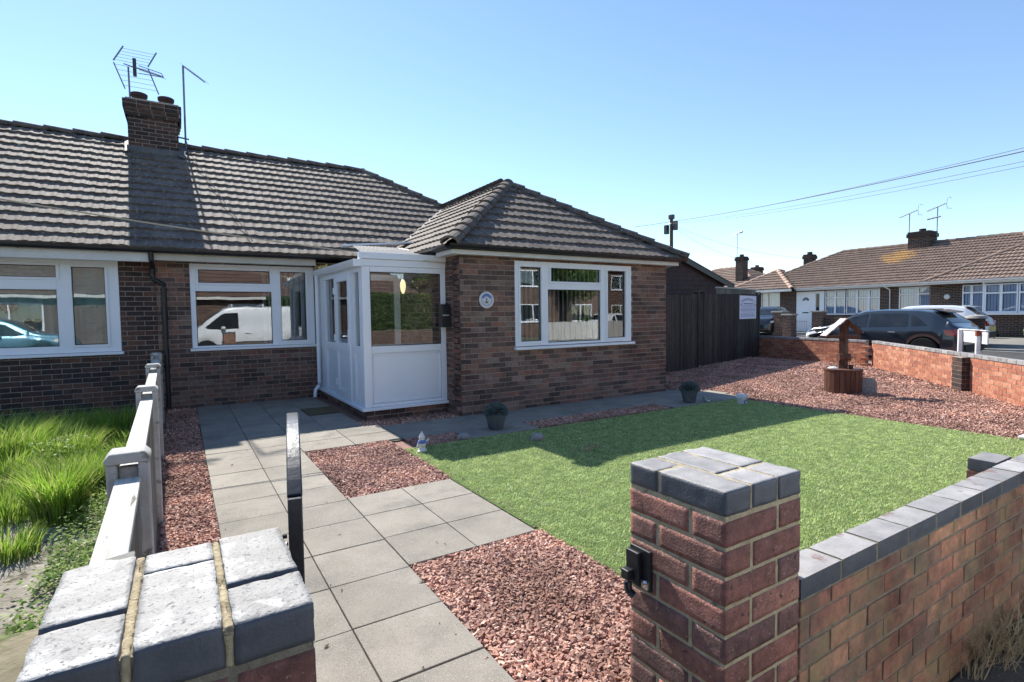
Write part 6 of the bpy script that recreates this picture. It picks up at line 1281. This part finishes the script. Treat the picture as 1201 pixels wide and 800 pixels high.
# ------------------------------------------------------------------ the street behind (seen in the windows)
def opp_house(x0, x1, y1, hz, lab, wins, ridge=2.3):
    t = thing('house', lab, 'house', ((x0+x1)/2, y1-4, 0), 'houses across the near street'); mb = MB(); ops = [(a-x0, b-x0, c, d_) for a, b, c, d_ in wins]
    # u runs +x, outward +y
    brick_wall(mb, (x1, y1, 0), (-1, 0, 0), (0, 1, 0), x1-x0, 0, hz, [((x1-x0)-b, (x1-x0)-a, c, d_) for a, b, c, d_ in ops], thick=.2, bl=.45, bh=.15, joint=.014); mb.box(x0+.01, x1-.01, y1-8, y1-.5, 0, hz-.1, 1); mb.build('wall', [M['brick_o'], M['mortar']], t)
    for (a, b, c, d_) in wins: window(t, (x1, y1, 0), (-1, 0, 0), (0, 1, 0), x1-b+.003, x1-a-.003, c+.003, d_-.003, [(x1-b+.07, x1-(a+b)/2-.04, c+.07, d_-.07, .02), (x1-(a+b)/2+.04, x1-a-.07, c+.07, d_-.07, 0)])
    e = .35; mb = MB(); A_, B_, C_, D_ = (x0-e, y1+e, hz), (x1+e, y1+e, hz), (x1+e, y1-8-e, hz), (x0-e, y1-8-e, hz); R0, R1 = (x0+3, y1-4, hz+ridge), (x1-3, y1-4, hz+ridge)
    slab_poly(mb, [A_, B_, R1, R0]); slab_poly(mb, [C_, D_, R0, R1]); slab_poly(mb, [B_, C_, R1]); slab_poly(mb, [D_, A_, R0]); mb.build('roof_deck', M['under'], t)
    l = math.hypot(4+e, ridge); tiles('roof', (0, y1+e, hz), (1, 0, 0), (0, -(4+e), ridge), [(x0-e, 0), (x1+e, 0), (x1-3, l), (x0+3, l)], M['tile_dark'], t, gauge=.33, roll=.3, per=2)
    mb = MB(); mb.box(x0-e, x1+e, y1+e-.02, y1+e, hz-.16, hz-.01); mb.build('fascia', M['fascia'], t)
opp_house(-15, -1.6, -11.5, 2.6, 'opposite bungalow left of the hedge gap, reflected in the left window', [(-13, -11, .9, 2.2), (-7.5, -5.2, .9, 2.2)], 3.4)
opp_house(-.4, 10.5, -12.6, 2.6, 'opposite bungalow with a red roof, reflected above the white van', [(2.2, 4, .9, 2.2), (6.4, 8.4, .9, 2.2)], 3.6)
opp_house(14, 21.5, -15, 4.9, 'two storey opposite house with white windows, reflected in the wing window', [(15, 17, .9, 2.1), (18.4, 20.4, .9, 2.1), (15, 17, 3.2, 4.3), (18.4, 20.4, 3.2, 4.3)], 2.4)
opp_house(22.6, 31, -17, 4.9, 'two storey opposite house furthest along, reflected right in the wing window', [(24, 26, .9, 2.1), (28, 30, .9, 2.1), (24, 26, 3.2, 4.3), (28, 30, 3.2, 4.3)], 2.6)
def hedge(x0, x1, y0, y1, z0, z1, lab, n=9000):
    V = []; F = []; mb = MB(); mb.box(x0+.12, x1-.12, y0+.12, y1-.12, z0, z1-.12)
    for _ in range(n):
        f = random.random(); x = random.uniform(x0, x1); z = random.uniform(z0, z1)
        if f < .7: c_ = Vector((x, y1+random.gauss(0, .04), z))
        else: c_ = Vector((x, random.uniform(y0, y1), z1+random.gauss(0, .04)))
        q = Vector((random.gauss(0, 1), random.gauss(0, 1), random.gauss(0, 1))).normalized()*.055; w2 = q.cross(Vector((random.gauss(0, 1), random.gauss(0, 1), 1))).normalized()*.035; o_ = len(V); V += [c_-q, c_-w2, c_+q, c_+w2]; F.append((o_, o_+1, o_+2, o_+3))
    t = thing('hedge', lab, 'hedge', ((x0+x1)/2, (y0+y1)/2, z0)); MB().add(V, F).build('leaves', M['hedge'], t); mb.build('branches', M['conifer'], t)
hedge(4.0, 12.0, -11.9, -10.9, 0, 2.5, 'clipped green hedge opposite, reflected in the porch window', 16000)
t = thing('garden_wall', 'low brick wall at the foot of the clipped hedge across the street', 'wall', (8, -10.5, 0), 'boundary walls'); mb = MB(); brick_wall(mb, (12, -10.45, 0), (-1, 0, 0), (0, 1, 0), 8.2, 0, .75, thick=.2); mb.build('brickwork', [M['brick_o'], M['mortar']], t)
def broadleaf(x, y, h, r, lab, n=9000):
    t = thing('tree', lab, 'tree', (x, y, 0), 'trees across the near street'); mb = MB(); mb.tube([(x, y, 0), (x+.1, y, h*.45), (x, y+.1, h*.7)], [.2, .14, .05], 8)
    V = []; F = []; cl = [(Vector((x+random.gauss(0, r*.45), y+random.gauss(0, r*.45), h*.65+random.gauss(0, h*.14))), random.uniform(.4, .8)*r*.6) for _ in range(16)]
    for c0, _r in cl: mb.tube([(x, y, h*.4), c0], [.06, .015], 5)
    mb.build('trunk', M['bark'], t)
    for _ in range(n):
        c0, r0 = random.choice(cl); c_ = c0+Vector((random.gauss(0, 1), random.gauss(0, 1), random.gauss(0, .8))).normalized()*r0*random.uniform(.5, 1.1); q = Vector((random.gauss(0, 1), random.gauss(0, 1), random.gauss(0, 1))).normalized()*.09; w2 = q.cross(Vector((random.gauss(0, 1), random.gauss(0, 1), 1))).normalized()*.055; o_ = len(V); V += [c_-q, c_-w2, c_+q, c_+w2]; F.append((o_, o_+1, o_+2, o_+3))
    MB().add(V, F).build('crown', M['hedge'], t)
broadleaf(22.0, -14.6, 7.0, 2.2, 'dark tree between the two storey opposite houses', 14000); broadleaf(-1.0, -10.4, 5.4, 1.7, 'tree in the gap between the opposite bungalows'); broadleaf(12.6, -13, 5.5, 1.6, 'tree left of the two storey opposite house')
t = thing('timber_fence', 'pale timber fence across the street, reflected low in the wing window', 'fence', (20, -9.6, 0)); mb = MB()
for k in range(40): mb.box(16.5+k*.2, 16.69+k*.2, -9.75, -9.73+.01*(k % 2), .03, 1.0)
mb.build('boards', M['orange_brick'] if False else M['timber_grey'], t)

for o in bpy.data.objects:
    if '_o' in o: del o['_o']
